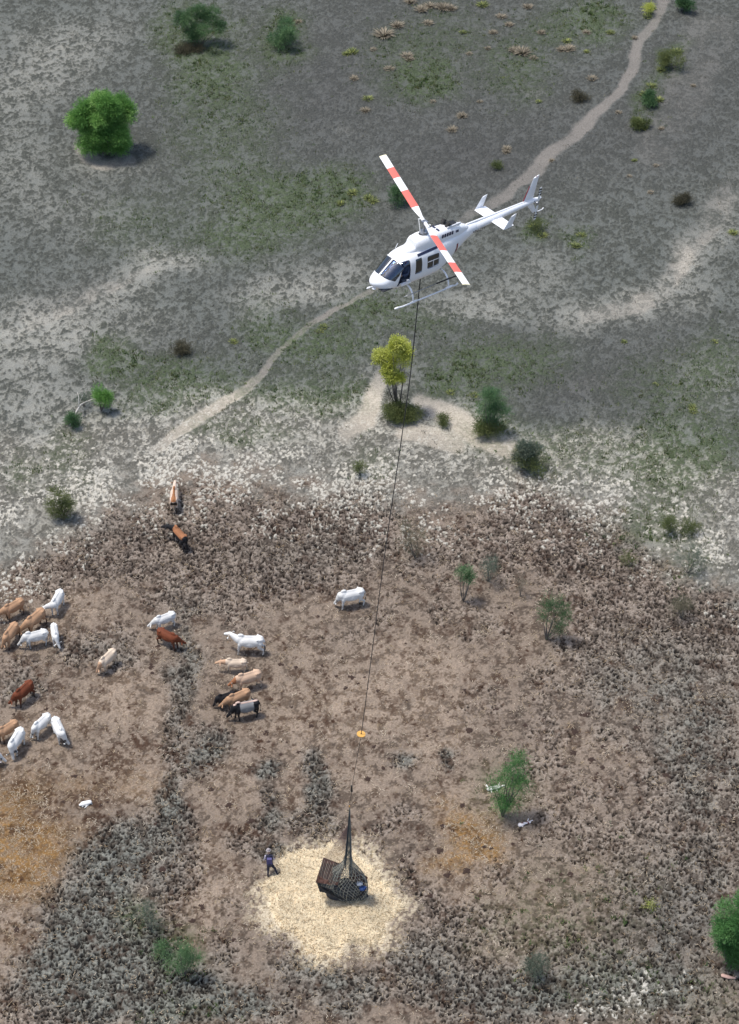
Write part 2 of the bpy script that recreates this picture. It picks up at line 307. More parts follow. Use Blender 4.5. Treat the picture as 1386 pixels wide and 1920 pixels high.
HAY = np.array([620., 1694.]) + np.array([[.88, .90]]) * (-np.array([620., 1694.]) + np.array([(548, 1588), (590, 1580), (640, 1584), (690, 1600), (715, 1640), (750, 1660), (762, 1705), (742, 1745), (735, 1775), (700, 1782), (672, 1770), (645, 1800), (600, 1806), (560, 1790), (535, 1755), (500, 1745), (488, 1700), (478, 1665), (500, 1650), (528, 1630)], float))
def hay_dist(X, Y):      # signed distance-like, in photo-map pixels, positive inside
    d = np.full(X.shape, 1e9, np.float32); ins = np.zeros(X.shape, bool); n = len(HAY)
    for i in range(n):
        x0, y0 = HAY[i]; x1, y1 = HAY[(i + 1) % n]; dx, dy = x1 - x0, y1 - y0
        t = np.clip(((X - x0) * dx + (Y - y0) * dy) / (dx * dx + dy * dy), 0, 1)
        d = np.minimum(d, np.hypot(X - x0 - t * dx, Y - y0 - t * dy))
        ins ^= ((y0 > Y) != (y1 > Y)) & (X < (x1 - x0) * (Y - y0) / (y1 - y0 + 1e-9) + x0)
    return np.where(ins, d, -d)
def masks(x, y):
    X, Y = topx(x, y)
    w1 = (fbm(x * .35, y * .35, 4, 5) - .5); w2 = (fbm(x * .35, y * .35, 4, 9) - .5)
    Xw = X + w1 * 70; Yw = Y + w2 * 55; Xs = X + w1 * 24; Ys = Y + w2 * 20
    yt = np.interp(Xw, *YT); yb = np.interp(Xw, *YB)
    m = {}
    m['low'] = sst(-75, 30, Yw - yb + 60 * (vn(x * 1.3, y * 1.3, 33) - .5))
    band = sst(-70, 5, Yw - yt) * (1 - sst(-20, 105, Yw - yb))
    mid = sst(0, 1, (Yw - yt) / np.maximum(yb - yt, 1))
    m['band'] = band; m['mid'] = mid
    up = 1 - m['low']
    m['pale'] = np.clip(blobs(T_PALE, Xw, Yw) * (.84 + .16 * sst(500, 750, Y)) + .55 * band + .05, 0, 1) * (1 - m['low'] * (1 - band))
    m['dark'] = np.clip(blobs(T_DARK, Xw, Yw), 0, 1) * up * (1 - band)
    m['green'] = np.clip(blobs(T_GREEN, Xw, Yw), 0, 1)
    m['pug'] = np.clip(blobs(T_PUG, Xw, Yw) * 1.05, 0, 1) * sst(-110, -10, Yw - yb) * (1 - .34 * sst(940, 1080, Xw) * sst(1180, 1300, Yw) * (1 - sst(1780, 1860, Yw)))
    m['grey'] = np.clip(blobs(T_GREYPUG, Xw, Yw), 0, 1)
    m['tan'] = np.clip(blobs(T_TAN, Xw, Yw), 0, 1)
    m['gold'] = np.clip(blobs(T_GOLD, Xw, Yw), 0, 1)
    m['stain'] = np.clip(blobs(T_STAIN, Xs, Ys), 0, 1)
    p = np.zeros(X.shape, np.float32)
    br = sst(.30, .62, fbm(x * .5, y * .4, 3, 23))
    for i_, s_ in enumerate(PATHS):
        sand = i_ in (3, 4, 5, 7)
        q_ = stroke(s_, Xs, Ys, (.72 if i_ == 7 else .85) if sand else (.50 if i_ == 0 else .8), 1.0)
        if i_ in (1, 2, 6): q_ = q_ * (.25 + .75 * br) * .75
        if i_ == 0: q_ = q_ * (.88 + .12 * br)
        p = np.maximum(p, q_)
    m['path'] = p
    m['hay'] = sst(-10, 8, hay_dist(Xw * .3 + X * .7, Yw * .3 + Y * .7))
    m['halo'] = sst(-55, 0, hay_dist(Xw, Yw))
    m['X'] = X; m['Y'] = Y
    return m

# ------------------------------------------------------------------ ground sheet
def ground():
    NX, NY = 1260, 2080
    t = np.linspace(0, 1, NY); yy = 64 + 142 * (t * .72 + .28 * t * t); u = np.linspace(-1, 1, NX)
    hw = 27 + (yy - 64) * .145
    x = (u[None, :] * hw[:, None]).astype(np.float32).ravel(); y = np.repeat(yy, NX).astype(np.float32)
    m = masks(x, y)
    low, band, pale, dark, green, pug, path = (m[k] for k in ('low', 'band', 'pale', 'dark', 'green', 'pug', 'path'))
    up = 1 - low
    # clods and tufts of the upper land
    n2 = fbm(x * 5.5, y * 5.0, 3, 31); nb = fbm(x * .28, y * .28, 3, 41); nf = fbm(x * 9, y * 9, 2, 51); nm = fbm(x * .9, y * .8, 3, 43)
    xr = x + .5 * vn(x * 2.1, y * 2.1, 3); yr = y + .5 * vn(x * 2.1, y * 2.1, 4)
    n1 = fbm(xr * 3.6, yr * 3.0, 4, 21)
    sv = n1 * .60 + n2 * .30 + nf * .24 - .03 + .26 * (nm - .5) - .06 * pale + .05 * dark
    sv = sv + .10 * band * (1 - m['mid'])
    spot = sst(.43, .67, sv) * up * (1 - .9 * np.clip(path * 1.2, 0, 1)) * (1 - .3 * dark)
    # flat dried mud flakes
    xa = x + .16 * (n2 - .5) * 2; ya = y + .16 * (nf - .5) * 2
    F1, F2, R = worley(xa * 2.9, ya * 2.6, 3); G1, G2, R2 = worley(xa * 4.3, ya * 3.8, 8)
    fn = fbm(x * .5, y * .42, 4, 61)
    dens = np.clip(band * sst(.30, .66, fn) * (1.05 - .55 * m['mid']) * sst(.05, .5, m['mid']) * (1 - .5 * sst(950, 1200, m['X'])) * (1 - .3 * sst(560, 700, m['X'])), 0, .8)
    dens = np.clip(dens + blobs('1200 1860 90 40 .25;1100 1890 60 20 .3;700 920 50 50 .3; 1150 960 80 60 .2; 250 900 130 60 .3; 1340 1020 60 60 .3;1320 930 60 30 .3; 560 900 120 30 .2', m['X'], m['Y']) * sst(.3, .6, fn), 0, .9)
    fl = (1 - sst(.30, .42, F1 + .30 * (n2 - .5) + .2 * (nf - .5))) * (R < dens); fl2 = (1 - sst(.28, .40, G1 + .25 * (nf - .5))) * (R2 < dens * 1.1)
    flake = np.maximum(fl, fl2) * (1 - .9 * path)
    flake = np.maximum(flake, band * sst(.56, .66, fbm(x * 2.9, y * 2.5, 3, 63) + .05 * (1 - m['mid'])) * (1 - m['mid']) * (1 - sst(.45, .6, nf)) * .55)
    bandp = band * (1 - m['mid'])
    gaps = band * (1 - flake)
    # hoof holes and churned ridges
    wx = x + .13 * (vn(x * 6, y * 6, 71) - .5) * 2 + .05 * (vn(x * 15, y * 15, 73) - .5); wy = y + .13 * (vn(x * 6, y * 6, 72) - .5) * 2 + .05 * (vn(x * 15, y * 15, 74) - .5)
    H1, H2, HR = worley(wx * 3.7, wy * 3.8, 17); K1, K2, KR = worley(wx * 5.6 + 3, wy * 5.6, 5)
    pg = np.clip(pug * (.62 + .9 * (nm - .3)) + .13 * low * sst(.35, .7, nm), 0, 1)
    r1 = 1 - np.abs(2 * vn(wx * 5.2, wy * 5.2, 81) - 1); r2 = 1 - np.abs(2 * vn(wx * 9.5, wy * 9.5, 82) - 1)
    fine = fbm(x * 3.3 + n2, y * 3.3 + nf, 4, 85)
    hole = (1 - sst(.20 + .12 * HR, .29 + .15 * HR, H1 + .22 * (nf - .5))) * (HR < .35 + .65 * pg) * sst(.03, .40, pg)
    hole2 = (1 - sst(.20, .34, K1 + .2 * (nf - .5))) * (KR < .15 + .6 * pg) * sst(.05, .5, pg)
    crum = sst(.40, .25, fine) if False else 1 - sst(.34, .50, fine)
    ridge = np.clip(.9 * r1 ** 7 + .6 * r2 ** 6 + np.exp(-((H2 - H1) / .10) ** 2) * .45, 0, 1) * sst(.05, .5, pg) * (1 - hole)
    hh = (.09 * spot * (.4 + n2) + .10 * (nf - .5) * (.35 + spot) + .03 * (n2 - .5)) * up * (1 - path) + .04 * flake - .03 * gaps * n2
    hh += -.16 * hole - .08 * hole2 - .02 * crum * pg + .03 * ridge * (n2 + .3) + .045 * (nf - .5) * low * (1 - m['hay']) * (1 - .5 * pg)
    tuss = sst(.52, .68, fine) * low * (1 - pg) * (1 - m['hay'])
    hh += .05 * (nb - .5) + .02 * (n1 - .5) * low - .03 * path + .04 * tuss
    mott = sst(.47, .60, fbm(x * 2.4 + 3, y * 2.2, 4, 95) * .5 + nf * .3 + n2 * .2)
    edge = np.minimum(1, np.minimum((1 - np.abs(np.tile(u, NY))) * 20, np.minimum(t, 1 - t).repeat(NX) * 30)); hh *= edge
    V = np.stack([x, y, hh], 1)
    i = np.arange(NX * NY).reshape(NY, NX); F = np.stack([i[:-1, :-1], i[:-1, 1:], i[1:, 1:], i[1:, :-1]], -1).reshape(-1, 4)
    # outward skirt to the horizon
    loop = np.concatenate([i[0, :-1], i[:-1, -1], i[-1, :0:-1], i[:0:-1, 0]]); nL = len(loop)
    c0 = np.array([0, 120., 0]); base = V[loop]; ex = []; prev = loop; nV = len(V)
    for k, sc in enumerate((1.06, 1.3, 2.0, 5.0, 30.0)):
        r = c0 + (base - c0) * sc; r[:, 2] = 0; ex.append(r); cur = nV + k * nL + np.arange(nL)
        F = np.concatenate([F, np.stack([prev, cur, np.roll(cur, -1), np.roll(prev, -1)], -1)]); prev = cur
    E = np.concatenate(ex)
    me = mesh_np('ground', np.concatenate([V, E]), F, True)
    nE = len(E)
    def put(name, ch):
        C = np.stack([np.concatenate([c.astype(np.float32), np.full(nE, c.mean(), np.float32)]) for c in ch], 1)
        set_tint(me, C, name)
    hole_shade = np.clip(hole * 1.0 + hole2 * .9 + crum * pg * .25, 0, 1)  # mask for shade painted into hoof holes and hollows, with their wet mud
    m['stain'] = np.clip(m['stain'] * 1.1 + low * (1 - m['hay']) * sst(.56, .70, fbm(x * 1.1, y * 1.0, 4, 87)) * .75, 0, 1)
    D1, D2, DR = worley(wx * 1.25, wy * 1.25, 29); E1, E2, ER = worley(wx * 2.6, wy * 2.6, 37)
    crumb = np.maximum((1 - sst(.08 + .10 * DR, .16 + .12 * DR, D1 + .14 * (nf - .5))) * (DR < .16 + .5 * (nm - .35)), (1 - sst(.12, .22, E1 + .2 * (nf - .5))) * (ER < .10 + .5 * (nm - .4))) * low * (1 - m['hay']) * (1 - .6 * pg)
    m['crumb'] = crumb
    put('ma', [np.clip(pale + .35 * bandp, 0, 1), dark, np.clip(green * (.4 + 1.2 * sst(.38, .62, n1 * .4 + n2 * .6)), 0, 1), spot])
    put('mb', [low, flake, np.clip(path, 0, 1), hole_shade])
    put('mc', [pg, m['grey'] * np.clip(pg * 1.6, 0, 1), m['tan'] * sst(.25, .6, nm * .5 + n2 * .5), ridge])
    put('me', [mott, nf, n2, nm])
    put('md', [m['gold'] * (.55 + .7 * sst(.35, .65, n2)), m['stain'] * sst(.40, .66, n1 * .4 + n2 * .4 + nf * .2 + .05) + m['crumb'] * .9, np.maximum(m['hay'], m['halo'] * sst(.5, .75, n2 + .35 * m['halo'] - .12) * .7), gaps])
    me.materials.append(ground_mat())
    o = bpy.data.objects.new('ground', me); COL.objects.link(o); tag(o, kind='structure')
    return o
def ground_mat():
    m, N, L, P = new_mat('soil'); P.inputs['Roughness'].default_value = .95; P.inputs['Specular IOR Level'].default_value = .15
    tc = N.new('ShaderNodeTexCoord')
    def noise(sc, det=4, rough=.6):
        n = N.new('ShaderNodeTexNoise'); n.inputs['Scale'].default_value = sc; n.inputs['Detail'].default_value = det; n.inputs['Roughness'].default_value = rough
        L.new(tc.outputs['Object'], n.inputs['Vector']); return n.outputs['Fac']
    ch = {}
    for a, names in (('me', 'mott nfa nmid nbroad'), ('ma', 'pale dark green spot'), ('mb', 'low flake path damp'), ('mc', 'pug grey tan ridge'), ('md', 'gold stain hay gaps')):
        at = N.new('ShaderNodeAttribute'); at.attribute_name = a; sp = N.new('ShaderNodeSeparateColor'); L.new(at.outputs['Color'], sp.inputs[0])
        ns = names.split()
        for k in range(3): ch[ns[k]] = sp.outputs[k]
        ch[ns[3]] = at.outputs['Alpha']
    def mix(fac, a, b, k=1.0):
        x = N.new('ShaderNodeMix'); x.data_type = 'RGBA'
        if k != 1.0:
            mu = N.new('ShaderNodeMath'); mu.operation = 'MULTIPLY'; mu.inputs[1].default_value = k; L.new(fac, mu.inputs[0]); fac = mu.outputs[0]
        L.new(fac, x.inputs['Factor'])
        for s_, v in (('A', a), ('B', b)):
            if isinstance(v, tuple): x.inputs[s_].default_value = v
            else: L.new(v, x.inputs[s_])
        return x.outputs['Result']
    nbig = noise(.12, 5); nmed = noise(1.1, 5); nfin = noise(9, 4, .75)
    c = mix(nbig, A(96, 101, 99), A(119, 123, 118))
    c = mix(ch['pale'], c, mix(nmed, A(158, 161, 157), A(196, 192, 178)))
    c = mix(ch['dark'], c, mix(nmed, A(84, 86, 86), A(102, 102, 100)))
    c = mix(ch['path'], c, mix(ch['pale'], A(142, 137, 131), A(216, 205, 188)), .9)
    c = mix(ch['spot'], c, mix(ch['dark'], mix(nfin, A(62, 66, 64), A(96, 98, 90)), mix(nfin, A(58, 60, 60), A(84, 85, 82))), .92)
    c = mix(ch['gaps'], c, mix(nmed, A(112, 106, 98), A(150, 143, 132)), .35)
    brown = mix(nmed, A(130, 117, 104), A(159, 143, 128))
    brown = mix(ch['tan'], brown, mix(nmed, A(157, 141, 124), A(186, 167, 148)))
    brown = mix(ch['pug'], brown, mix(nmed, A(108, 97, 89), A(140, 127, 116)), .92)
    brown = mix(ch['grey'], brown, mix(nmed, A(98, 100, 96), A(130, 130, 122)))
    brown = mix(ch['ridge'], brown, mix(ch['grey'], A(206, 192, 178), A(180, 180, 168)), .52)
    brown = mix(ch['mott'], brown, mix(ch['tan'], A(68, 58, 50), A(92, 74, 58)), .70)
    c = mix(ch['low'], c, brown)
    c = mix(ch['gold'], c, mix(nfin, A(110, 80, 46), A(188, 150, 98)), .85)
    c = mix(ch['stain'], c, A(74, 54, 42), .85)
    c = mix(ch['green'], c, mix(nfin, A(66, 82, 54), A(106, 124, 82)), .58)
    c = mix(ch['flake'], c, mix(nmed, A(188, 186, 176), A(234, 228, 214)), .92)
    c = mix(ch['hole_shade'], c, A(28, 26, 26), .92)  # near-black stands in for shade inside the shallow holes, over darker wet soil
    c = mix(ch['hay'], c, mix(nfin, A(236, 214, 178), A(255, 246, 220)))
    # fine grain
    g = N.new('ShaderNodeMapRange'); g.inputs['From Min'].default_value = .25; g.inputs['From Max'].default_value = .75
    g.inputs['To Min'].default_value = .55; g.inputs['To Max'].default_value = 1.42; L.new(nfin, g.inputs['Value'])
    s_ = N.new('ShaderNodeVectorMath'); s_.operation = 'SCALE'; L.new(c, s_.inputs[0]); L.new(g.outputs[0], s_.inputs['Scale'])
    w_ = N.new('ShaderNodeVectorMath'); w_.operation = 'MULTIPLY'; w_.inputs[1].default_value = (.985, .975, .955); L.new(s_.outputs[0], w_.inputs[0])
    L.new(w_.outputs[0], P.inputs['Base Color'])
    b = N.new('ShaderNodeBump'); b.inputs['Strength'].default_value = .6; b.inputs['Distance'].default_value = .04
    L.new(nfin, b.inputs['Height']); L.new(b.outputs[0], P.inputs['Normal'])
    return m

ground()

# ------------------------------------------------------------------ blades of grass and straw (scattered ground cover)
def blades(P, Ln, Wd, C, rng, up=.6, flat=False):
    """P (n,3) roots; a thin triangle for each"""
    n = len(P); a = rng.random(n) * 2 * np.pi; tilt = rng.random(n) * (1 - up)
    el = np.full(n, .08) if flat else np.pi / 2 * (1 - tilt)
    if flat: el = (rng.random(n) * .35)
    d = np.stack([np.cos(a) * np.cos(el), np.sin(a) * np.cos(el), np.sin(el)], 1)
    sd = np.stack([-np.sin(a), np.cos(a), np.zeros(n)], 1)
    Ln = np.broadcast_to(Ln, (n,))[:, None]; Wd = np.broadcast_to(Wd, (n,))[:, None]
    if flat:
        V = np.stack([P - sd * Wd / 2, P + sd * Wd / 2, P + d * Ln + sd * Wd / 2, P + d * Ln - sd * Wd / 2], 1).reshape(-1, 3); F = np.arange(4 * n).reshape(-1, 4); C = np.repeat(C, 4, 0)
    else:
        V = np.stack([P - sd * Wd / 2, P + sd * Wd / 2, P + d * Ln], 1).reshape(-1, 3); F = np.arange(3 * n).reshape(-1, 3); C = np.repeat(C, 3, 0)
    return V, F, C
def land_points(n, rng, y0=68, y1=198):
    v = rng.random(n); y = y0 + (y1 - y0) * v; hwid = 25 + (y - 64) * .13
    keep = rng.random(n) < hwid / hwid.max(); y = y[keep]; x = (rng.random(len(y)) * 2 - 1) * hwid[keep]
    return x, y
def scatter(name, label, x, y, nb, spread, ln, wd, cols, rng, matname, up, flat=False, z=0.0, cat=None):
    k = len(x); ci = rng.integers(0, len(cols), k); cc = np.array([c[:3] for c in cols])[ci] * (0.8 + .45 * rng.random((k, 1)))
    X = np.repeat(x, nb) + rng.normal(0, 1, k * nb) * spread; Y = np.repeat(y, nb) + rng.normal(0, 1, k * nb) * spread
    P = np.stack([X, Y, np.full(k * nb, z - .01)], 1); C = np.repeat(cc, nb, 0) * (.85 + .3 * rng.random((k * nb, 1)))
    V, F, C = blades(P, ln * (.6 + .8 * rng.random(k * nb)), wd * (.7 + .6 * rng.random(k * nb)), C, rng, up, flat)
    me = mesh_np(name, V, F); set_tint(me, C); o = obj(name, me, M[matname]); tag(o, label, cat or name.replace('_', ' '), kind='stuff'); return o
rng = np.random.default_rng(5)
x, y = land_points(330000, rng); m = masks(x.astype(np.float32), y.astype(np.float32)); n1 = fbm(x * 1.5, y * 1.25, 3, 77)
gk = rng.random(len(x)) < np.clip(m['green'] * sst(.40, .56, n1) * .8, 0, 1) * (1 - m['path']) * (1 - .55 * m['low'])
scatter('grass', 'short green weeds and grass growing in patches on the bare earth', x[gk], y[gk], 9, .09, .18, .06, [A(92, 116, 66), A(114, 134, 80), A(78, 102, 60), A(132, 142, 90), A(96, 102, 64)], rng, 'leaf', .35, cat='grass')
n2 = fbm(x * 1.1, y * .9, 3, 91)
dk = (rng.random(len(x)) < .30 * sst(.47, .60, n2) * (1 - m['low']) * (1 - m['path']) * (1 - .5 * m['band'])) & ~gk
scatter('dry_grass', 'low grey brown dead grass stubble on the grey earth', x[dk], y[dk], 4, .10, .12, .05, [A(96, 96, 84), A(84, 84, 78), A(120, 114, 96), A(84, 90, 70)], rng, 'straw', .3, cat='dry grass')
sk = rng.random(len(x)) < (.07 * m['low'] * (1 - .6 * m['pug']) + .45 * m['gold'] * m['low'] + .55 * m['halo'] * (1 - m['hay']))
scatter('straw_litter', 'loose pale straw scattered over the trampled brown earth', x[sk], y[sk], 5, .22, .16, .022, [A(200, 182, 154), A(184, 164, 134), A(214, 200, 178), A(164, 142, 112)], rng, 'straw', .1, True, .02, cat='straw')

# ------------------------------------------------------------------ spread heap of hay
def hay():
    n = 300; X = np.linspace(465, 780, n); Y = np.linspace(1568, 1818, n); PX, PY = np.meshgrid(X, Y)
    g = np.array([[0, 0]]); d = []
    gx = np.zeros(PX.shape); gy = np.zeros(PX.shape)
    dd = FW[None, None, :] + np.stack([(PX - 693) / FPX, 0 * PX, 0 * PX], -1) - UP[None, None, :] * ((PY - 960) / FPX)[..., None]
    t = -CH / dd[..., 2]; gx = dd[..., 0] * t; gy = dd[..., 1] * t
    w1 = (fbm(gx * .8, gy * .8, 4, 5) - .5) * 66; w2 = (fbm(gx * .8, gy * .8, 4, 9) - .5) * 56
    w3 = (fbm(gx * 4, gy * 4, 3, 15) - .5) * 34
    hd = hay_dist((PX + w1).astype(np.float32), (PY + w2).astype(np.float32)) + w3
    h = .10 * sst(-3, 12, hd) + .10 * sst(0, 60, hd) + .07 * (fbm(gx * 3, gy * 3, 3, 66) - .4) * sst(-2, 20, hd) + .05 * (fbm(gx * 9, gy * 9, 2, 67) - .5) * sst(-2, 8, hd)
    z = np.where(hd > -3, h, 0) - .06 * (hd <= -2)
    V = np.stack([gx, gy, z - .012], -1).reshape(-1, 3); i = np.arange(n * n).reshape(n, n)
    F = np.stack([i[:-1, :-1], i[1:, :-1], i[1:, 1:], i[:-1, 1:]], -1).reshape(-1, 4); keep = (hd.ravel()[F] > -2.5).any(1); F = F[keep]
    ng = len(V)
    r = np.random.default_rng(3); idx = r.choice(np.where((hd.ravel() > -6))[0], 46000)
    P = V[idx] + np.stack([r.normal(0, .05, 46000), r.normal(0, .05, 46000), np.full(46000, .01)], 1)
    cs = np.array([(.80, .70, .53), (.85, .78, .62), (.72, .60, .43), (.34, .27, .18), (.84, .75, .58)])[r.integers(0, 5, 46000)]
    cs = cs * np.array([[1.0, .965, .88]]) * (.72 + .5 * fbm(P[:, 0] * 1.3, P[:, 1] * 1.3, 4, 19)[:, None])
    V2, F2, C2 = blades(P, .10 + .16 * r.random(46000), .018 + .012 * r.random(46000), cs, r, .2, True)
    VV = np.concatenate([V, V2]); FF = np.concatenate([F, F2 + ng])
    cg = np.array((.66, .54, .37))[None] * (.70 + .5 * fbm(gx * 5, gy * 5, 3, 71).reshape(-1, 1)); CC = np.concatenate([cg, C2])
    me = mesh_np('hay', VV, FF); set_tint(me, CC); o = obj('hay', me, M['straw']); tag(o, 'cream coloured hay spread in a wide patch under the cargo net', 'hay', kind='stuff')
hay()

# ------------------------------------------------------------------ helicopter
def interp_sec(tab, x):
    tab = np.array(sorted(tab)); return [np.interp(x, tab[:, 0], tab[:, k]) for k in range(1, tab.shape[1])]
FUS = [(2.93, .93, .97, .02, .95, 2.0), (2.90, .85, 1.05, .14, .95, 2.0), (2.78, .74, 1.13, .29, .95, 2.1), (2.60, .62, 1.20, .43, .93, 2.2), (2.44, .56, 1.27, .51, .93, 2.3), (2.20, .50, 1.46, .59, .95, 2.4), (1.95, .47, 1.66, .64, 1.0, 2.5),
       (1.72, .45, 1.83, .67, 1.1, 2.7), (1.5, .45, 1.93, .69, 1.15, 2.9), (1.1, .44, 2.02, .70, 1.2, 3.0), (.6, .44, 2.07, .70, 1.2, 3.0), (0, .44, 2.09, .70, 1.2, 3.0), (-.5, .46, 2.10, .69, 1.25, 3.0), (-.9, .54, 2.11, .65, 1.35, 2.8),
       (-1.3, .70, 2.12, .56, 1.45, 2.5), (-1.8, .95, 2.12, .43, 1.6, 2.3), (-2.3, 1.22, 2.11, .33, 1.72, 2.1), (-2.8, 1.45, 2.08, .245, 1.78, 2.0), (-3.3, 1.58, 2.05, .20, 1.82, 2.0)]
def fus_pt(x, t, off=0.0):
    zb, zt, wd, zc, e = interp_sec(FUS, x); c, s_ = math.cos(t), math.sin(t)
    y = (wd + off) * math.copysign(abs(c) ** (2 / e), c); h = (zt - zc) if s_ > 0 else (zc - zb)
    return (x, y, zc + (h + off) * math.copysign(abs(s_) ** (2 / e), s_))
def loft(xs, off=0.0, k=48):
    mb = MB(); mb.rings([[fus_pt(x, 2 * math.pi * j / k, off) for j in range(k)] for x in xs]); me = mb.mesh('fuselage_shell', True); fixn(me); return me
def side(poly, sgn, y0=.25, y1=1.0):
    mb = MB(); mb.prism(poly, lambda p, a: (p[0], sgn * a, p[1]), y0, y1); me = mb.mesh('cut'); fixn(me); return me
def slope(poly, t0=1.75, t1=3.6):
    d = np.array([.65, 0, .76]); d /= np.linalg.norm(d); u = np.array([-d[2], 0, d[0]])
    mb = MB(); mb.prism(poly, lambda p, a: tuple(u * p[1] + np.array([0, p[0], 0]) + d * a), t0, t1); me = mb.mesh('cut'); fixn(me); return me
def roofcut(poly, z0=1.6, z1=2.5):
    mb = MB(); mb.prism(poly, lambda p, a: (p[0], p[1], a), z0, z1); me = mb.mesh('cut'); fixn(me); return me
def rnd(poly, r=.06):
    out = []; n = len(poly)
    for i in range(n):
        p = np.array(poly[i]); a = np.array(poly[i - 1]) - p; b = np.array(poly[(i + 1) % n]) - p
        la, lb = np.linalg.norm(a), np.linalg.norm(b); rr = min(r, .35 * la, .35 * lb); p0 = p + a / la * rr; p1 = p + b / lb * rr
        for t in (0, .33, .67, 1): out.append(tuple((1 - t) ** 2 * p0 + 2 * t * (1 - t) * p + t * t * p1))
    return out
def surf_patch(name, xs, ts, off, m, parent, flip=1):
    mb = MB(); V = []; 
    for o_ in (off, off - .012):
        for x in xs:
            for t in ts:
                p = fus_pt(x, t, o_); V.append((p[0], p[1] * flip, p[2]))
    a, b = len(xs), len(ts); F = []; N_ = a * b
    for i in range(a - 1):
        for j in range(b - 1):
            q = (i * b + j, i * b + j + 1, (i + 1) * b + j + 1, (i + 1) * b + j); F += [q, tuple(N_ + k for k in q[::-1])]
    mb.add(V, F); return mb.build(name, m, parent, fix=True)
def text_mesh(body, size, extrude=.004):
    cu = bpy.data.curves.new('t', 'FONT'); cu.body = body; cu.size = size; cu.extrude = extrude; cu.align_x = 'LEFT'
    o = bpy.data.objects.new('t', cu); COL.objects.link(o); me = evaluated(o, 'lettering'); bpy.data.objects.remove(o); return me
def foil(mb, a, b, ca, cb, th, n=8):
    """tapered aerofoil between root a (chord vector ca) and tip b (chord vector cb)"""
    a, b, ca, cb = (np.array(q, float) for q in (a, b, ca, cb)); sp = b - a; nrm = np.cross(sp, ca); nrm /= np.linalg.norm(nrm)
    prof = [(0, 0), (.06, .5), (.3, 1), (.65, .7), (1, .06), (.65, -.7), (.3, -1), (.06, -.5)]
    mb.rings([[o + c * u + nrm * th * v / 2 for u, v in prof] for o, c in ((a, ca), (b, cb))]); return mb

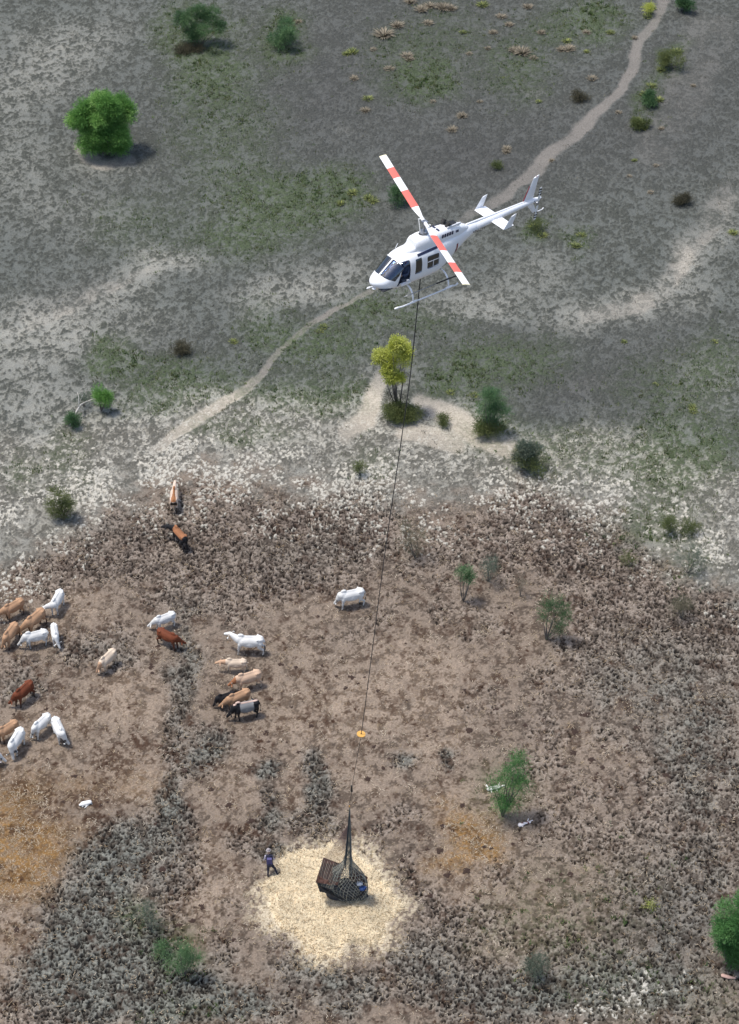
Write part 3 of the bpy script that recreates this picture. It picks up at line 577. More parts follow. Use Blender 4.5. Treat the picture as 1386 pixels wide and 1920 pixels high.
def helicopter():
    yaw, pit, rol = math.radians(219.2756), math.radians(-3.84), math.radians(-.74)
    Rm = (Matrix.Rotation(yaw, 4, 'Z') @ Matrix.Rotation(pit, 4, 'Y') @ Matrix.Rotation(rol, 4, 'X'))
    H = empty('helicopter'); H.matrix_world = Matrix.Translation((2.2575, 85.2205, 43.173)) @ Rm
    tag(H, 'white helicopter with red banded rotor blades hovering over the cattle', 'helicopter')
    xs = list(np.linspace(2.93, 2.5, 12)) + list(np.linspace(2.44, 1.5, 20)) + list(np.linspace(1.4, -1.3, 24)) + list(np.linspace(-1.4, -3.3, 18))
    outer = loft(xs); inner = loft(np.linspace(2.70, -.8, 40), -.035)
    floorcut = roofcut([(2.8, -.9), (2.8, .9), (-.9, .9), (-.9, -.9)], .30, .62)
    inner = boolean(inner, [('DIFFERENCE', floorcut)])
    door = rnd([(1.93, .74), (1.62, 1.80), (1.20, 1.84), (1.21, .84), (1.76, .86), (1.80, .72)], .03)
    sdoor = rnd([(1.83, 1.02), (1.62, 1.80), (1.20, 1.82), (1.21, 1.04)], .05)
    wmid = rnd([(.95, 1.08), (.91, 1.80), (.55, 1.80), (.54, 1.06)], .05)
    wrear = rnd([(.24, 1.10), (.25, 1.74), (-.46, 1.72), (-.46, 1.06)], .10)
    ws = lambda s_: rnd([(s_ * .035, -1.06), (s_ * .30, -1.05), (s_ * .50, -.99), (s_ * .62, -.87), (s_ * .64, -.55), (s_ * .615, -.13), (s_ * .035, -.13)], .05)
    sky_ = lambda s_: rnd([(1.60, s_ * .43), (1.54, s_ * .60), (1.20, s_ * .61), (1.22, s_ * .52)], .03)
    cuts = [side(door, 1), side(sdoor, -1)] + [side(p, sg) for p in (wmid, wrear) for sg in (1, -1)] + [slope(ws(1)), slope(ws(-1))] + [roofcut(sky_(1)), roofcut(sky_(-1))]
    shell = boolean(outer, [('DIFFERENCE', inner)] + [('DIFFERENCE', c) for c in cuts])
    shell.polygons.foreach_set('use_smooth', np.ones(len(shell.polygons), bool))
    body = obj('fuselage', shell, M['white'], H)
    e = body.modifiers.new('e', 'EDGE_SPLIT'); e.split_angle = math.radians(35)
    go = loft(xs, -.010); gi = loft(np.linspace(2.85, -1.0, 40), -.022); 
    def pane(nm, cut, mm='glass'):
        me = boolean(go.copy(), [('DIFFERENCE', gi), ('INTERSECT', cut)]); obj(nm, me, M[mm], body)
    for s_ in (1, -1): pane('windshield', slope(ws(s_)))
    for s_ in (1, -1): pane('roof_window', roofcut(sky_(s_)))
    pane('window', side(sdoor, -1))
    for p in (wmid, wrear):
        for sg in (1, -1): pane('window', side(p, sg), 'dark_glass')
    # rear sliding window bars, trim
    for sg in (1, -1):
        b = MB(); b.box((-.11, sg * .705, 1.47), (.34, .008, .014)); b.box((-.10, sg * .705, 1.28), (.012, .008, .17)); b.box((-.28, sg * .71, 1.13), (.15, .008, .012)); b.build('window_bar', M['white'], body)
    surf_patch('roof_strip', np.linspace(.74, -.42, 12), np.radians(np.linspace(43, 55, 4)), .008, M['navy'], body)
    surf_patch('roof_strip', np.linspace(.74, -.42, 12), np.radians(np.linspace(43, 55, 4)), .008, M['navy'], body, -1)
    surf_patch('belly_window', np.linspace(2.50, 1.98, 8), np.radians(np.linspace(-66, -46, 6)), .006, M['navy'], body)
    surf_patch('belly_window', np.linspace(2.50, 1.98, 8), np.radians(np.linspace(-66, -46, 6)), .006, M['navy'], body, -1)
    surf_patch('emblem', np.linspace(-1.78, -1.66, 4), np.radians(np.linspace(-48, 4, 9)), .006, M['dark_red'], body)
    surf_patch('emblem', np.linspace(-1.66, -1.60, 3), np.radians(np.linspace(-42, -12, 6)), .007, M['navy'], body)
    surf_patch('baggage_door_slot', np.linspace(-.78, -1.28, 6), np.radians(np.linspace(-33, -29, 3)), .006, M['navy'], body)
    # door sill panel
    b = MB(); b.box((1.47, .70, .80), (.26, .035, .045)); b.box((1.34, .70, .93), (.07, .03, .03)); b.build('door_sill', M['white'], body)
    # nose light
    MB().ell((2.80, .10, .70), (.09, .09, .05)).build('nose_light', M['white'], body)
    MB().tube([(1.55, -.1, 1.92), (1.50, -.13, 2.25), (1.36, -.15, 2.42)], .014, 6).build('antenna', M['white'], body)
    MB().tube([(1.72, .1, 1.86), (1.78, .1, 2.08)], .012, 6).build('antenna', M['white'], body)
    # cabin: seats, panel, pilot
    for x_, y_ in ((1.28, .33), (1.28, -.33), (.1, .35), (.1, -.35), (-.35, 0)):
        b = MB(); b.box((x_ + .02, y_, .80), (.24, .23, .09)); b.box((x_ - .26, y_, 1.14), (.06, .23, .32)); b.box((x_ - .28, y_, 1.55), (.04, .12, .09)); b.build('seat', M['seat'], body)
    b = MB(); b.box((2.12, 0, .92), (.10, .16, .24)); b.box((2.02, 0, 1.12), (.12, .36, .13)); b.build('instrument_panel', M['cabin'], body)
    MB().box((.95, 0, .70), (1.7, .55, .02)).build('cabin_floor', M['cabin'], body)
    MB().box((.72, 0, 1.1), (.03, .5, .38)).build('bulkhead', M['cabin'], body)
    # pilot (own thing, seated)
    def crew(y_, shirt, label):
        b = MB(); b.cap((1.16, y_, .98), .17, (1.10, y_, 1.36), .19, sy=1.15); b.cap((1.10, y_ - .19, 1.42), .07, (1.10, y_ + .19, 1.42), .07)
        b.cap((1.10, y_, 1.45), .06, (1.12, y_, 1.56), .06); b.ell((1.14, y_, 1.66), (.115, .09, .13))
        for s_ in (-1, 1):
            b.cap((1.16, y_ + s_ * .1, .96), .09, (1.60, y_ + s_ * .13, 1.00), .07); b.cap((1.60, y_ + s_ * .13, 1.00), .065, (1.80, y_ + s_ * .12, .70), .05)
            b.cap((1.10, y_ + s_ * .22, 1.40), .06, (1.26, y_ + s_ * .27, 1.13), .048); b.cap((1.26, y_ + s_ * .27, 1.13), .045, (1.56, y_ + s_ * .16, 1.10), .035)
            for f in range(5): b.cap((1.56, y_ + s_ * (.145 + .012 * f), 1.10), .012, (1.63, y_ + s_ * (.14 + .012 * f), 1.08 - .01 * (f % 3)), .009, 6)
        me = remesh(b, 'person', .018, 3); P = np.empty(len(me.vertices) * 3, np.float32); me.vertices.foreach_get('co', P); P = P.reshape(-1, 3)
        C = np.tile(np.array(shirt), (len(P), 1)); C[P[:, 2] > 1.53] = (.42, .26, .19); C[(P[:, 2] < .93) | ((P[:, 0] > 1.38) & (P[:, 2] < 1.07))] = (.02, .025, .045); C[(P[:, 0] > 1.52) & (P[:, 2] > 1.06)] = (.42, .26, .19)
        set_tint(me, C); p = obj('person', me, M['coat']); p.matrix_world = H.matrix_world.copy(); tag(p, label, 'person')
        q = MB(); q.ell((1.13, y_, 1.70), (.15, .125, .125)); q.build('helmet', M['white'], p, True)
    crew(.28, (.07, .09, .15), 'crew member in dark blue shirt and white helmet seated beside the open cabin door')
    crew(-.33, (.05, .06, .10), 'crew member in dark shirt and white helmet in the seat beyond the door')
    # engine and transmission cowling
    cw = [(1.15, 1.90, 2.06, .20), (.95, 1.90, 2.16, .32), (.72, 1.9, 2.24, .38), (.68, 1.9, 2.46, .36), (.55, 1.9, 2.53, .42), (.2, 1.9, 2.56, .46), (-.3, 1.9, 2.55, .46), (-.8, 1.9, 2.53, .43), (-1.3, 1.9, 2.50, .39), (-1.9, 1.9, 2.42, .33), (-2.3, 1.88, 2.26, .26), (-2.6, 1.86, 2.10, .18)]
    def cowl_ring(x_, zb, zt, w_, k=28, e_=3.2):
        return [(x_, w_ * math.copysign(abs(math.cos(t)) ** (2 / e_), math.cos(t)), (zb + (zt - zb) * abs(math.sin(t)) ** (2 / e_)) if math.sin(t) > 0 else zb) for t in np.linspace(0, 2 * math.pi, k, endpoint=False)]
    cowl = MB().rings([cowl_ring(*c) for c in cw]).build('engine_cowling', M['white'], H, True, True)
    e = cowl.modifiers.new('e', 'EDGE_SPLIT'); e.split_angle = math.radians(40)
    b = MB(); b.ell((.02, 0, 2.555), (.24, .19, .018), nu=20); b.build('mast_well', M['black'], cowl)
    for i_ in range(5):
        for s_ in (1, -1): MB().box((-.78 - .155 * i_, s_ * (.445 - .012 * i_), 2.33 - .01 * i_), (.042, .012, .085)).build('vent', M['navy'], cowl)
    for s_ in (1, -1): MB().box((-1.72, s_ * .365, 2.25), (.07, .012, .055)).build('vent', M['navy'], cowl)
    MB().box((-.72, .12, 2.548), (.05, .09, .006)).build('vent', M['navy'], cowl); MB().box((-.72, -.14, 2.548), (.05, .09, .006)).build('vent', M['navy'], cowl)
    b = MB(); b.box((-1.62, -.03, 2.452), (.36, .22, .012), R=Matrix.Rotation(math.radians(-9), 3, 'Y')); b.build('exhaust_bay', M['black'], cowl)
    for s_ in (1, -1):
        b = MB(); b.tube([(-1.28, s_ * .12 - .04, 2.42), (-1.30, s_ * .15 - .04, 2.56), (-1.40, s_ * .18 - .04, 2.68)], [.10, .10, .115], 12); b.build('exhaust_stack', M['dark_metal'], cowl)
    MB().box((-1.60, .22, 2.50), (.40, .02, .05)).build('cowl_lip', M['white'], cowl)
    # tail boom
    b = MB(); k = 20
    b.rings([[(x_, r_ * math.cos(t), zc + r_ * 1.05 * math.sin(t)) for t in np.linspace(0, 2 * math.pi, k, endpoint=False)] for x_, r_, zc in ((-3.1, .215, 1.83), (-4.2, .185, 1.87), (-5.4, .155, 1.91), (-6.3, .13, 1.93), (-6.75, .12, 1.94), (-7.0, .085, 1.945), (-7.2, .05, 1.95), (-7.26, .01, 1.95))])
    boom = b.build('tail_boom', M['white'], H, True)
    b = MB(); b.tube([(-2.6, 0, 2.12), (-4.5, 0, 2.085), (-6.0, 0, 2.075), (-6.45, 0, 2.07)], .05, 8); b.v[0] = b.v[0] + np.array([0, 0, -.02]); b.build('drive_shaft_cover', M['white'], boom)
    tm = text_mesh('VH-CIT', .24); R_ = Matrix(((-1, 0, 0), (0, 0, 1), (0, 1, 0))).to_4x4()
    tm.transform(Matrix.Translation((-2.80, .248, 1.66)) @ Matrix.Rotation(math.radians(-1.5), 4, 'Y') @ Matrix.Rotation(math.radians(-12), 4, 'X') @ R_)
    obj('lettering', tm, M['black'], boom)
    # stabiliser with end plates
    st = MB(); foil(st, (-3.98, -.99, 1.86), (-3.98, .99, 1.86), (-.66, 0, 0), (-.66, 0, 0), .07); stab = st.build('stabiliser', M['white'], H)
    for s_ in (1, -1):
        b = MB(); foil(b, (-3.99, s_ * 1.0, 1.84), (-4.40, s_ * 1.0, 2.40), (-.50, 0, .0), (-.33, 0, .07), .04); b.build('end_plate', M['white'], stab)
    # fins
    b = MB(); foil(b, (-6.10, -.02, 1.98), (-6.60, -.02, 3.16), (-.60, 0, 0), (-.37, 0, .10), .06); fin = b.build('vertical_fin', M['white'], H)
    b = MB(); foil(b, (-6.30, -.02, 1.88), (-6.78, -.02, 1.26), (-.42, 0, 0), (-.26, 0, 0), .05); b.build('lower_fin', M['white'], fin)
    b = MB(); b.tube([(-6.085, -.02, 2.06), (-6.42, -.02, 2.80)], [.028, .02], 6); b.build('leading_edge_stripe', M['dark_red'], fin)
    b = MB(); b.tube([(-6.80, -.02, 1.30), (-7.1, -.02, 1.22), (-7.38, -.02, 1.22), (-7.50, -.02, 1.28)], [.022, .02, .02, .026], 6); b.build('tail_skid', M['white'], fin)
    MB().ell((-6.80, -.02, 3.19), (.05, .03, .03)).build('position_light', M['dark_red'], fin)
    # tail rotor (port side)
    tr = MB(); tr.tube([(-6.72, .08, 1.96), (-6.72, .30, 1.96)], .045, 10); tr.ell((-6.72, .30, 1.96), (.09, .06, .09)); T = tr.build('tail_rotor', M['grey_metal'], H)
    dv = np.array([-.10, 0, 1.0]); dv /= np.linalg.norm(dv); pv = np.array([dv[2], 0, -dv[0]])
    for s_ in (1, -1):
        b = MB(); c0 = np.array([-6.72, .32, 1.96]); foil(b, c0 + dv * s_ * .12 - pv * .08, c0 + dv * s_ * .84 - pv * .08, pv * .16 + np.array([0, .02, 0]), pv * .16 + np.array([0, .01, 0]), .02); bl = b.build('blade', M['white_matte'], T)
        for r0 in (.46, .60, .73):
            MB().box(c0 + dv * s_ * r0, (.086, .016, .034), R=np.stack([pv, [0, 1, 0], dv], 1)).build('band', M['black'], bl)
    # main rotor
    mr = MB(); mr.tube([(0, 0, 2.45), (0, 0, 3.16)], .055, 12); mr.tube([(0, 0, 2.58), (0, 0, 2.66)], .20, 14); mr.box((0, 0, 3.12), (.12, .12, .05)); rotor = mr.build('main_rotor', M['grey_metal'], H)
    ROT = rotor_tips()
    for tp in ROT:
        d = np.array(tp) - np.array([0, 0, 3.12]); d /= np.linalg.norm(d); ch = np.cross([0, 0, 1.], d); ch /= np.linalg.norm(ch); up = np.cross(d, ch)
        pt = math.radians(9); chv = ch * math.cos(pt) - up * math.sin(pt); c0 = np.array([0, 0, 3.12])
        b = MB(); b.tube([c0 + d * .10, c0 + d * .55], [.085, .075], 10); b.build('blade_grip', M['white_matte'], rotor)
        CH_ = .345; segs = [(.50, 1.25, 'white_matte', .5), (1.25, 2.62, 'red', 1), (2.62, 3.70, 'white_matte', 1), (3.70, 4.55, 'red', 1), (4.55, 5.56, 'white_matte', 1), (5.56, 5.64, 'cream_tip', 1)]
        bl = None
        for a0, a1, mm, tp0 in segs:
            b = MB(); foil(b, c0 + d * a0 - chv * CH_ * tp0 / 2, c0 + d * a1 - chv * CH_ / 2, chv * CH_ * tp0, chv * CH_, .042)
            o = b.build('blade' if bl is None else 'painted_band', M[mm], rotor if bl is None else bl); bl = bl or o
        b = MB(); b.tube([c0 + d * .30 + ch * .17, (ch[0] * .16, ch[1] * .16, 2.62)], .018, 6); b.build('pitch_link', M['white_matte'], rotor)
        b = MB(); b.tube([c0 + d * .30 - ch * .05, c0 + d * .30 + ch * .19], .026, 6); b.build('pitch_horn', M['white_matte'], rotor)
    # skids
    for s_ in (1, -1):
        zs = -.15; y_ = s_ * .98
        b = MB(); b.tube([(2.15, y_, zs + .05), (2.02, y_, zs + .03), (1.8, y_, zs), (1.5, y_, zs), (-1.46, y_, zs - .03)], [.05, .042, .04, .04, .04], 8)
        b.ell((2.14, y_, zs + .05), (.15, .055, .045)); b.tube([(-1.40, y_, zs - .03), (-1.47, y_, zs + .05)], .045, 8)
        sk = b.build('skid', M['white'], H, True)
        for xx in (1.13, -.97): b = MB(); b.tube([(xx + .24, y_, zs), (xx, y_, zs + .02), (xx - .24, y_, zs)], [.045, .065, .045], 8); b.build('skid_saddle', M['white'], sk, True)
    b = MB(); b.tube([(1.72, .93, .30), (1.28, .93, .30), (.4, .93, .30), (-.2, .93, .30)], .02, 6); b.build('boarding_step', M['grey_metal'], H, True)
    b = MB(); b.tube([(-.2, .93, .30), (-.81, .93, .30), (-1.44, .93, .28)], .034, 6); b.build('boarding_step', M['black'], H, True)
    for xx in (1.18, -.92):
        half = [(0, .52), (.5, .51), (.66, .46), (.78, .38), (.87, .26), (.93, .10), (.98, -.13)]
        pts = [(xx, -y_, z_) for y_, z_ in half[::-1]] + [(xx, y_, z_) for y_, z_ in half[1:]]
        b = MB(); b.tube(pts, .045, 10); b.build('cross_tube', M['white'], H, True)
    b = MB(); b.box((-.05, 0, .42), (.09, .05, .06)); b.build('cargo_hook', M['grey_metal'], H)
    return H
def rotor_tips():
    # horizontal directions of both blades; the disc rises a little towards the tail side
    return [(-1.94, -5.29, 3.29), (2.12, 5.21, 3.46)]
HELI = helicopter()
bpy.context.view_layer.update()

# ------------------------------------------------------------------ long line, cargo net and load
M['rope'] = mat('dark_rope', (.025, .025, .027), .8, .2, 20)
M['net'] = attr_mat('net_cord', .8, 1.0, 0, .1, 8)
M['rust'] = mat('rusty_brown_sheet', A(98, 66, 54), .75, .45, 3.5, bump=.3)
M['orange'] = mat('orange_disc_paint', A(250, 190, 96), .45, .08, 6)
M['blue'] = mat('blue_plastic', A(62, 96, 160), .35, .45, 7, bump=.4)
M['palebag'] = mat('pale_plastic', A(205, 212, 222), .4, .2, 7, bump=.4)
YL = 84.86
def long_line():
    hook = np.array((HELI.matrix_world @ Vector((-.05, 0, .38)))[:]); apex = GY(655.5, 1512, YL); pts_px = [(1478, 659.5), (1370, 679), (1200, 700.5), (1030, 722.5), (840, 750.5), (700, 770.5)]
    top = hook
    def at_py(py, px):
        # point on the sagging vertical line between apex and hook whose height fits the picture row
        f = (1512 - py) / (1512 - 545.); Yv = apex[1] + (top[1] - apex[1]) * f
        return GY(px, py, Yv)
    P = [at_py(py, px) for py, px in pts_px] + [hook]
    root = empty('long_line', hook); tag(root, 'long dark cable hanging from the helicopter belly down to the cargo net', 'cable')
    def rel(v): return np.array(v) - hook
    P = np.array(P)
    # resample smooth
    t = np.linspace(0, 1, len(P)); tt = np.linspace(0, 1, 60); Q = np.stack([np.interp(tt, t, P[:, k]) for k in range(3)], 1)
    for _ in range(10): Q[1:-1] = (Q[:-2] + 2 * Q[1:-1] + Q[2:]) / 4
    disc = P[1]; i0 = int(np.argmin(np.abs(Q[:, 2] - disc[2])))
    b = MB(); b.tube(Q[i0:] - hook, np.linspace(.020, .028, len(Q) - i0), 6); b.build('cable', M['rope'], root)
    b = MB(); b.tube(Q[:i0 + 1] - hook, .014, 6); b.build('lower_cable', M['rope'], root)
    dirv = Q[i0 + 1] - Q[i0]; dirv /= np.linalg.norm(dirv)
    b = MB(); b.tube([Q[i0] - hook - dirv * .02, Q[i0] - hook + dirv * .02], .235, 28); dk = b.build('marker_disc', M['orange'], root)
    b = MB(); b.tube([Q[i0] - hook + dirv * .02, Q[i0] - hook + dirv * .03], .04, 12); b.build('disc_hub', M['dark_metal'], dk)
    h = rel(P[0]); b = MB(); b.box(h, (.05, .05, .16)); b.ell(h + np.array([0, 0, -.22]), (.07, .05, .09)); b.ell(h + np.array([.0, 0, .16]), (.06, .06, .08)); b.build('swivel_hook', M['dark_metal'], root)
    b = MB(); b.tube([h + np.array([0, 0, -.3]), rel(apex)], .012, 6); b.build('strop', M['rope'], root)
    b = MB(); b.tube([rel(apex) + np.array([0, 0, .06]), rel(apex) + np.array([0, 0, -.05])], .03, 8); b.build('shackle', M['orange'], root)
    return apex
APEX = long_line()
def cord(mb, P, r, C, col, k=4):
    n0 = mb.n; mb.tube(P, r, k, caps=False); C += [col] * (mb.n - n0)
def cargo_net():
    g = np.array([APEX[0], YL, 0.0]); root = empty('cargo_net', tuple(g)); tag(root, 'dark knotted cargo net gathered to a peak over its load on the hay', 'cargo net')
    def at(px, py, dy=0.0): return GY(px, py, YL + dy) - g
    # outline of the bag row by row: picture y -> left x, right x, depth radius
    rows = [(1514, 655, 656.5, .02), (1540, 653.5, 657, .05), (1570, 651, 657.5, .08), (1600, 648, 658, .11), (1616, 643, 661, .20), (1628, 628, 672, .34), (1641, 607, 684, .48), (1653, 596, 690, .52), (1667, 612, 689, .54), (1681, 634, 684, .50)]
    Z = []; 
    for py, xl, xr, r in rows:
        a = at(xl, py); b_ = at(xr, py); Z.append((a[2], a[0], b_[0], r))
    Z = np.array(Z); Z[:, 0] = np.maximum(Z[:, 0], .06); tt = np.linspace(0, 1, len(Z)); r_ = np.random.default_rng(4)
    def surf(s_, a):
        z = np.interp(s_, tt, Z[:, 0]); xl = np.interp(s_, tt, Z[:, 1]); xr = np.interp(s_, tt, Z[:, 2]); r = np.interp(s_, tt, Z[:, 3])
        pl = 1 + .07 * math.sin(5 * a + 7 * s_) + .05 * math.sin(11 * a - 5 * s_)
        return np.array([(xl + xr) / 2 + (xr - xl) / 2 * math.cos(a) * pl, -r * math.sin(a) * pl * .85, max(z, .05)])
    cols = [A(150, 154, 146)[:3], A(178, 178, 164)[:3], A(112, 118, 118)[:3], A(200, 196, 178)[:3]]
    mb = MB(); C = []; NA = 38
    for k in range(NA):
        for sgn in (1, -1):
            P = []
            for s_ in np.linspace(0, 1, 40): P.append(surf(s_, 2 * math.pi * k / NA + sgn * s_ ** 1.6 * 1.7))
            cord(mb, P, np.interp(np.linspace(0, 1, 40), [0, .35, .6, 1], [.0035, .005, .012, .014]), C, cols[r_.integers(0, 4)])
    for s_ in np.concatenate([np.linspace(.45, 1, 11)]):
        cord(mb, [surf(s_, a) for a in np.linspace(0, 2 * math.pi, 30)], .010, C, cols[r_.integers(0, 4)])
    me = mb.mesh('mesh_bag'); set_tint(me, C); obj('mesh_bag', me, M['net'], root)
    # gathered dark folds running up to the peak
    mb = MB(); C = []
    for k in range(7):
        x_ = r_.normal(0, 1.0); e0 = at(647 + x_ + r_.normal(0, 1.5), 1628 + r_.normal(0, 6), -.3 - .3 * r_.random()); e1 = at(652 + x_ * .5, 1570, -.1); e2 = at(655.5, 1516)
        P = [e0 * (1 - t) ** 2 + 2 * e1 * t * (1 - t) + e2 * t * t for t in np.linspace(0, 1, 14)]
        cord(mb, P, .013 + .012 * r_.random(), C, (np.array(A(70, 78, 82)[:3]) * (.5 + r_.random())))
    for k in range(6):
        e0 = at(657 + r_.normal(0, 2.5), 1636 + 10 * r_.random(), -.55); e1 = at(659, 1575, -.1); e2 = at(655.8, 1516)
        P = [e0 * (1 - t) ** 2 + 2 * e1 * t * (1 - t) + e2 * t * t for t in np.linspace(0, 1, 14)]
        cord(mb, P, .012 + .01 * r_.random(), C, (np.array(A(120, 128, 128)[:3]) * (.6 + .6 * r_.random())))
    me = mb.mesh('gathered_folds'); set_tint(me, C); obj('gathered_folds', me, M['net'], root)
    # thin stretched side panel over the rusty sheet
    mb = MB(); C = []; A0, B0 = at(606, 1611, .2), at(645, 1622, .1); T0 = at(654, 1545, 0)
    for k in range(22):
        f = k / 21.; e = A0 * (1 - f) + B0 * f
        mid = (e + T0) / 2 + np.array([.12 * (f - .2), 0, -.25]); P = [e * (1 - t) ** 2 + 2 * mid * t * (1 - t) + T0 * t * t for t in np.linspace(0, 1, 12)]
        cord(mb, P, .0075, C, A(180, 150, 138)[:3])
    for j in range(26):
        t = (j + .5) / 30
        P = []
        for k in range(12):
            f = k / 11.; e = A0 * (1 - f) + B0 * f; mid = (e + T0) / 2 + np.array([.12 * (f - .2), 0, -.25]); P.append(e * (1 - t) ** 2 + 2 * mid * t * (1 - t) + T0 * t * t)
        cord(mb, P, .0065, C, A(170, 142, 130)[:3])
    for k in range(14):       # cords over the sheet down to the bag rim
        f = k / 13.; e = A0 * (1 - f) + B0 * f; q = at(597 + 26 * f, 1660 + 8 * f, -.45 - .25 * f); mid = (e + q) / 2 + np.array([-.05, -.15, .1])
        cord(mb, [e * (1 - t) ** 2 + 2 * mid * t * (1 - t) + q * t * t for t in np.linspace(0, 1, 8)], .010, C, cols[k % 4])
    me = mb.mesh('side_panel'); set_tint(me, C); obj('side_panel', me, M['net'], root)
    mb = MB(); C = []
    for k in range(5):       # heavy rim rope along the bottom
        P = [at(x_, y_ - 2 + r_.normal(0, 1.5), -.42 + r_.normal(0, .05)) for x_, y_ in ((596, 1659), (606, 1668), (620, 1677), (634, 1685), (648, 1688), (664, 1687), (678, 1680), (686, 1669))]
        P = [np.array([p[0], p[1], max(p[2], .06 + .03 * r_.random())]) for p in P]; cord(mb, P, .020, C, np.array(A(66, 66, 66)[:3]) * (.6 + .7 * r_.random()), 6)
    me = mb.mesh('rim_rope'); set_tint(me, C); obj('rim_rope', me, M['net'], root)
    # load
    def sheet(px4, dys, th, m, name, label, cat, crinkle=.03, grp=None):
        P = [GY(px, py, YL + dy) for (px, py), dy in zip(px4, dys)]; n = 14; V = []; rr = np.random.default_rng(int(px4[0][0])); c = sum(P) / 4
        nrm = np.cross(P[1] - P[0], P[3] - P[0]); nrm /= np.linalg.norm(nrm); nz = rr.random((n + 1, n + 1))
        for side_ in (0, 1):
            for i in range(n + 1):
                for j in range(n + 1):
                    u, v = i / n, j / n; p = P[0] * (1 - u) * (1 - v) + P[1] * u * (1 - v) + P[2] * u * v + P[3] * (1 - u) * v
                    V.append(p + nrm * (crinkle * (nz[i, j] - .5) * 2 + .03 * math.sin(u * 9) + side_ * th) - c)
        N1 = (n + 1) ** 2; F = []
        for i in range(n):
            for j in range(n):
                q = (i * (n + 1) + j, (i + 1) * (n + 1) + j, (i + 1) * (n + 1) + j + 1, i * (n + 1) + j + 1); F += [q, tuple(N1 + k for k in q[::-1])]
        bd = [i * (n + 1) for i in range(n)] + [n * (n + 1) + j for j in range(n)] + [i * (n + 1) + n for i in range(n, 0, -1)] + list(range(n, 0, -1))
        for a_, b_ in zip(bd, bd[1:] + bd[:1]): F.append((b_, a_, N1 + a_, N1 + b_))
        mb = MB(); mb.add(V, F); me = mb.mesh(name); fixn(me); o = obj(name, me, m); o.location = c; tag(o, label, cat, grp); return o
    sheet([(607, 1608), (647, 1623), (633, 1660), (592, 1655)], [.35, .25, -.55, -.55], .05, M['rust'], 'brown_sheet', 'large rusty brown flat sheet standing tilted in the net towards the person', 'sheet')
    sheet([(656, 1620), (690, 1645), (686, 1662), (655, 1650)], [.3, .3, -.2, -.2], .06, M['rust'], 'brown_sheet', 'crumpled rusty brown sheet behind the blue and white plastic in the net', 'sheet', .07)
    sheet([(594, 1655), (632, 1664), (634, 1680), (600, 1672)], [-.45, -.5, -.2, -.2], .06, M['cabin'], 'black_sheet', 'black folded sheet low in the net under the tilted rusty sheet', 'sheet', .05)
    for (px, py, dy, r, m, lb) in ((681, 1665, -.35, (.19, .14, .12), 'blue', 'crumpled bright blue plastic bag at the net edge'), (674, 1657, -.30, (.16, .12, .10), 'palebag', 'crumpled pale plastic bag next to the blue bag in the net')):
        P = GY(px, py, YL + dy); b = MB(); b.ell((0, 0, 0), r, nu=16, nv=12); rr = np.random.default_rng(px); b.v[0] = b.v[0] * (1 + .8 * (rr.random((len(b.v[0]), 1)) - .5))
        o = b.build('plastic_bag', M[m]); o.location = P; tag(o, lb, 'bag')
    b = MB(); b.rings([[(q * 1.0 * math.cos(t) - .04 * z_, q * .30 * math.sin(t), z_) for t in np.linspace(0, 2 * math.pi, 20, endpoint=False)] for q, z_ in ((.3, .0), (.9, .06), (1.15, .25), (1.2, .55), (1.1, .85), (.92, 1.1), (.66, 1.35), (.40, 1.6), (.08, 1.8))]); rr = np.random.default_rng(2); b.v[0] = b.v[0] * (1 + .16 * (rr.random((len(b.v[0]), 1)) - .5))
    o = b.build('dark_sacks', M['cabin']); o.name = 'dark_bale'; o.location = (GY(652, 1668, YL)[0], YL + .12, 0); tag(o, 'dark bulky bale filling the bottom of the cargo net', 'bale')
cargo_net()

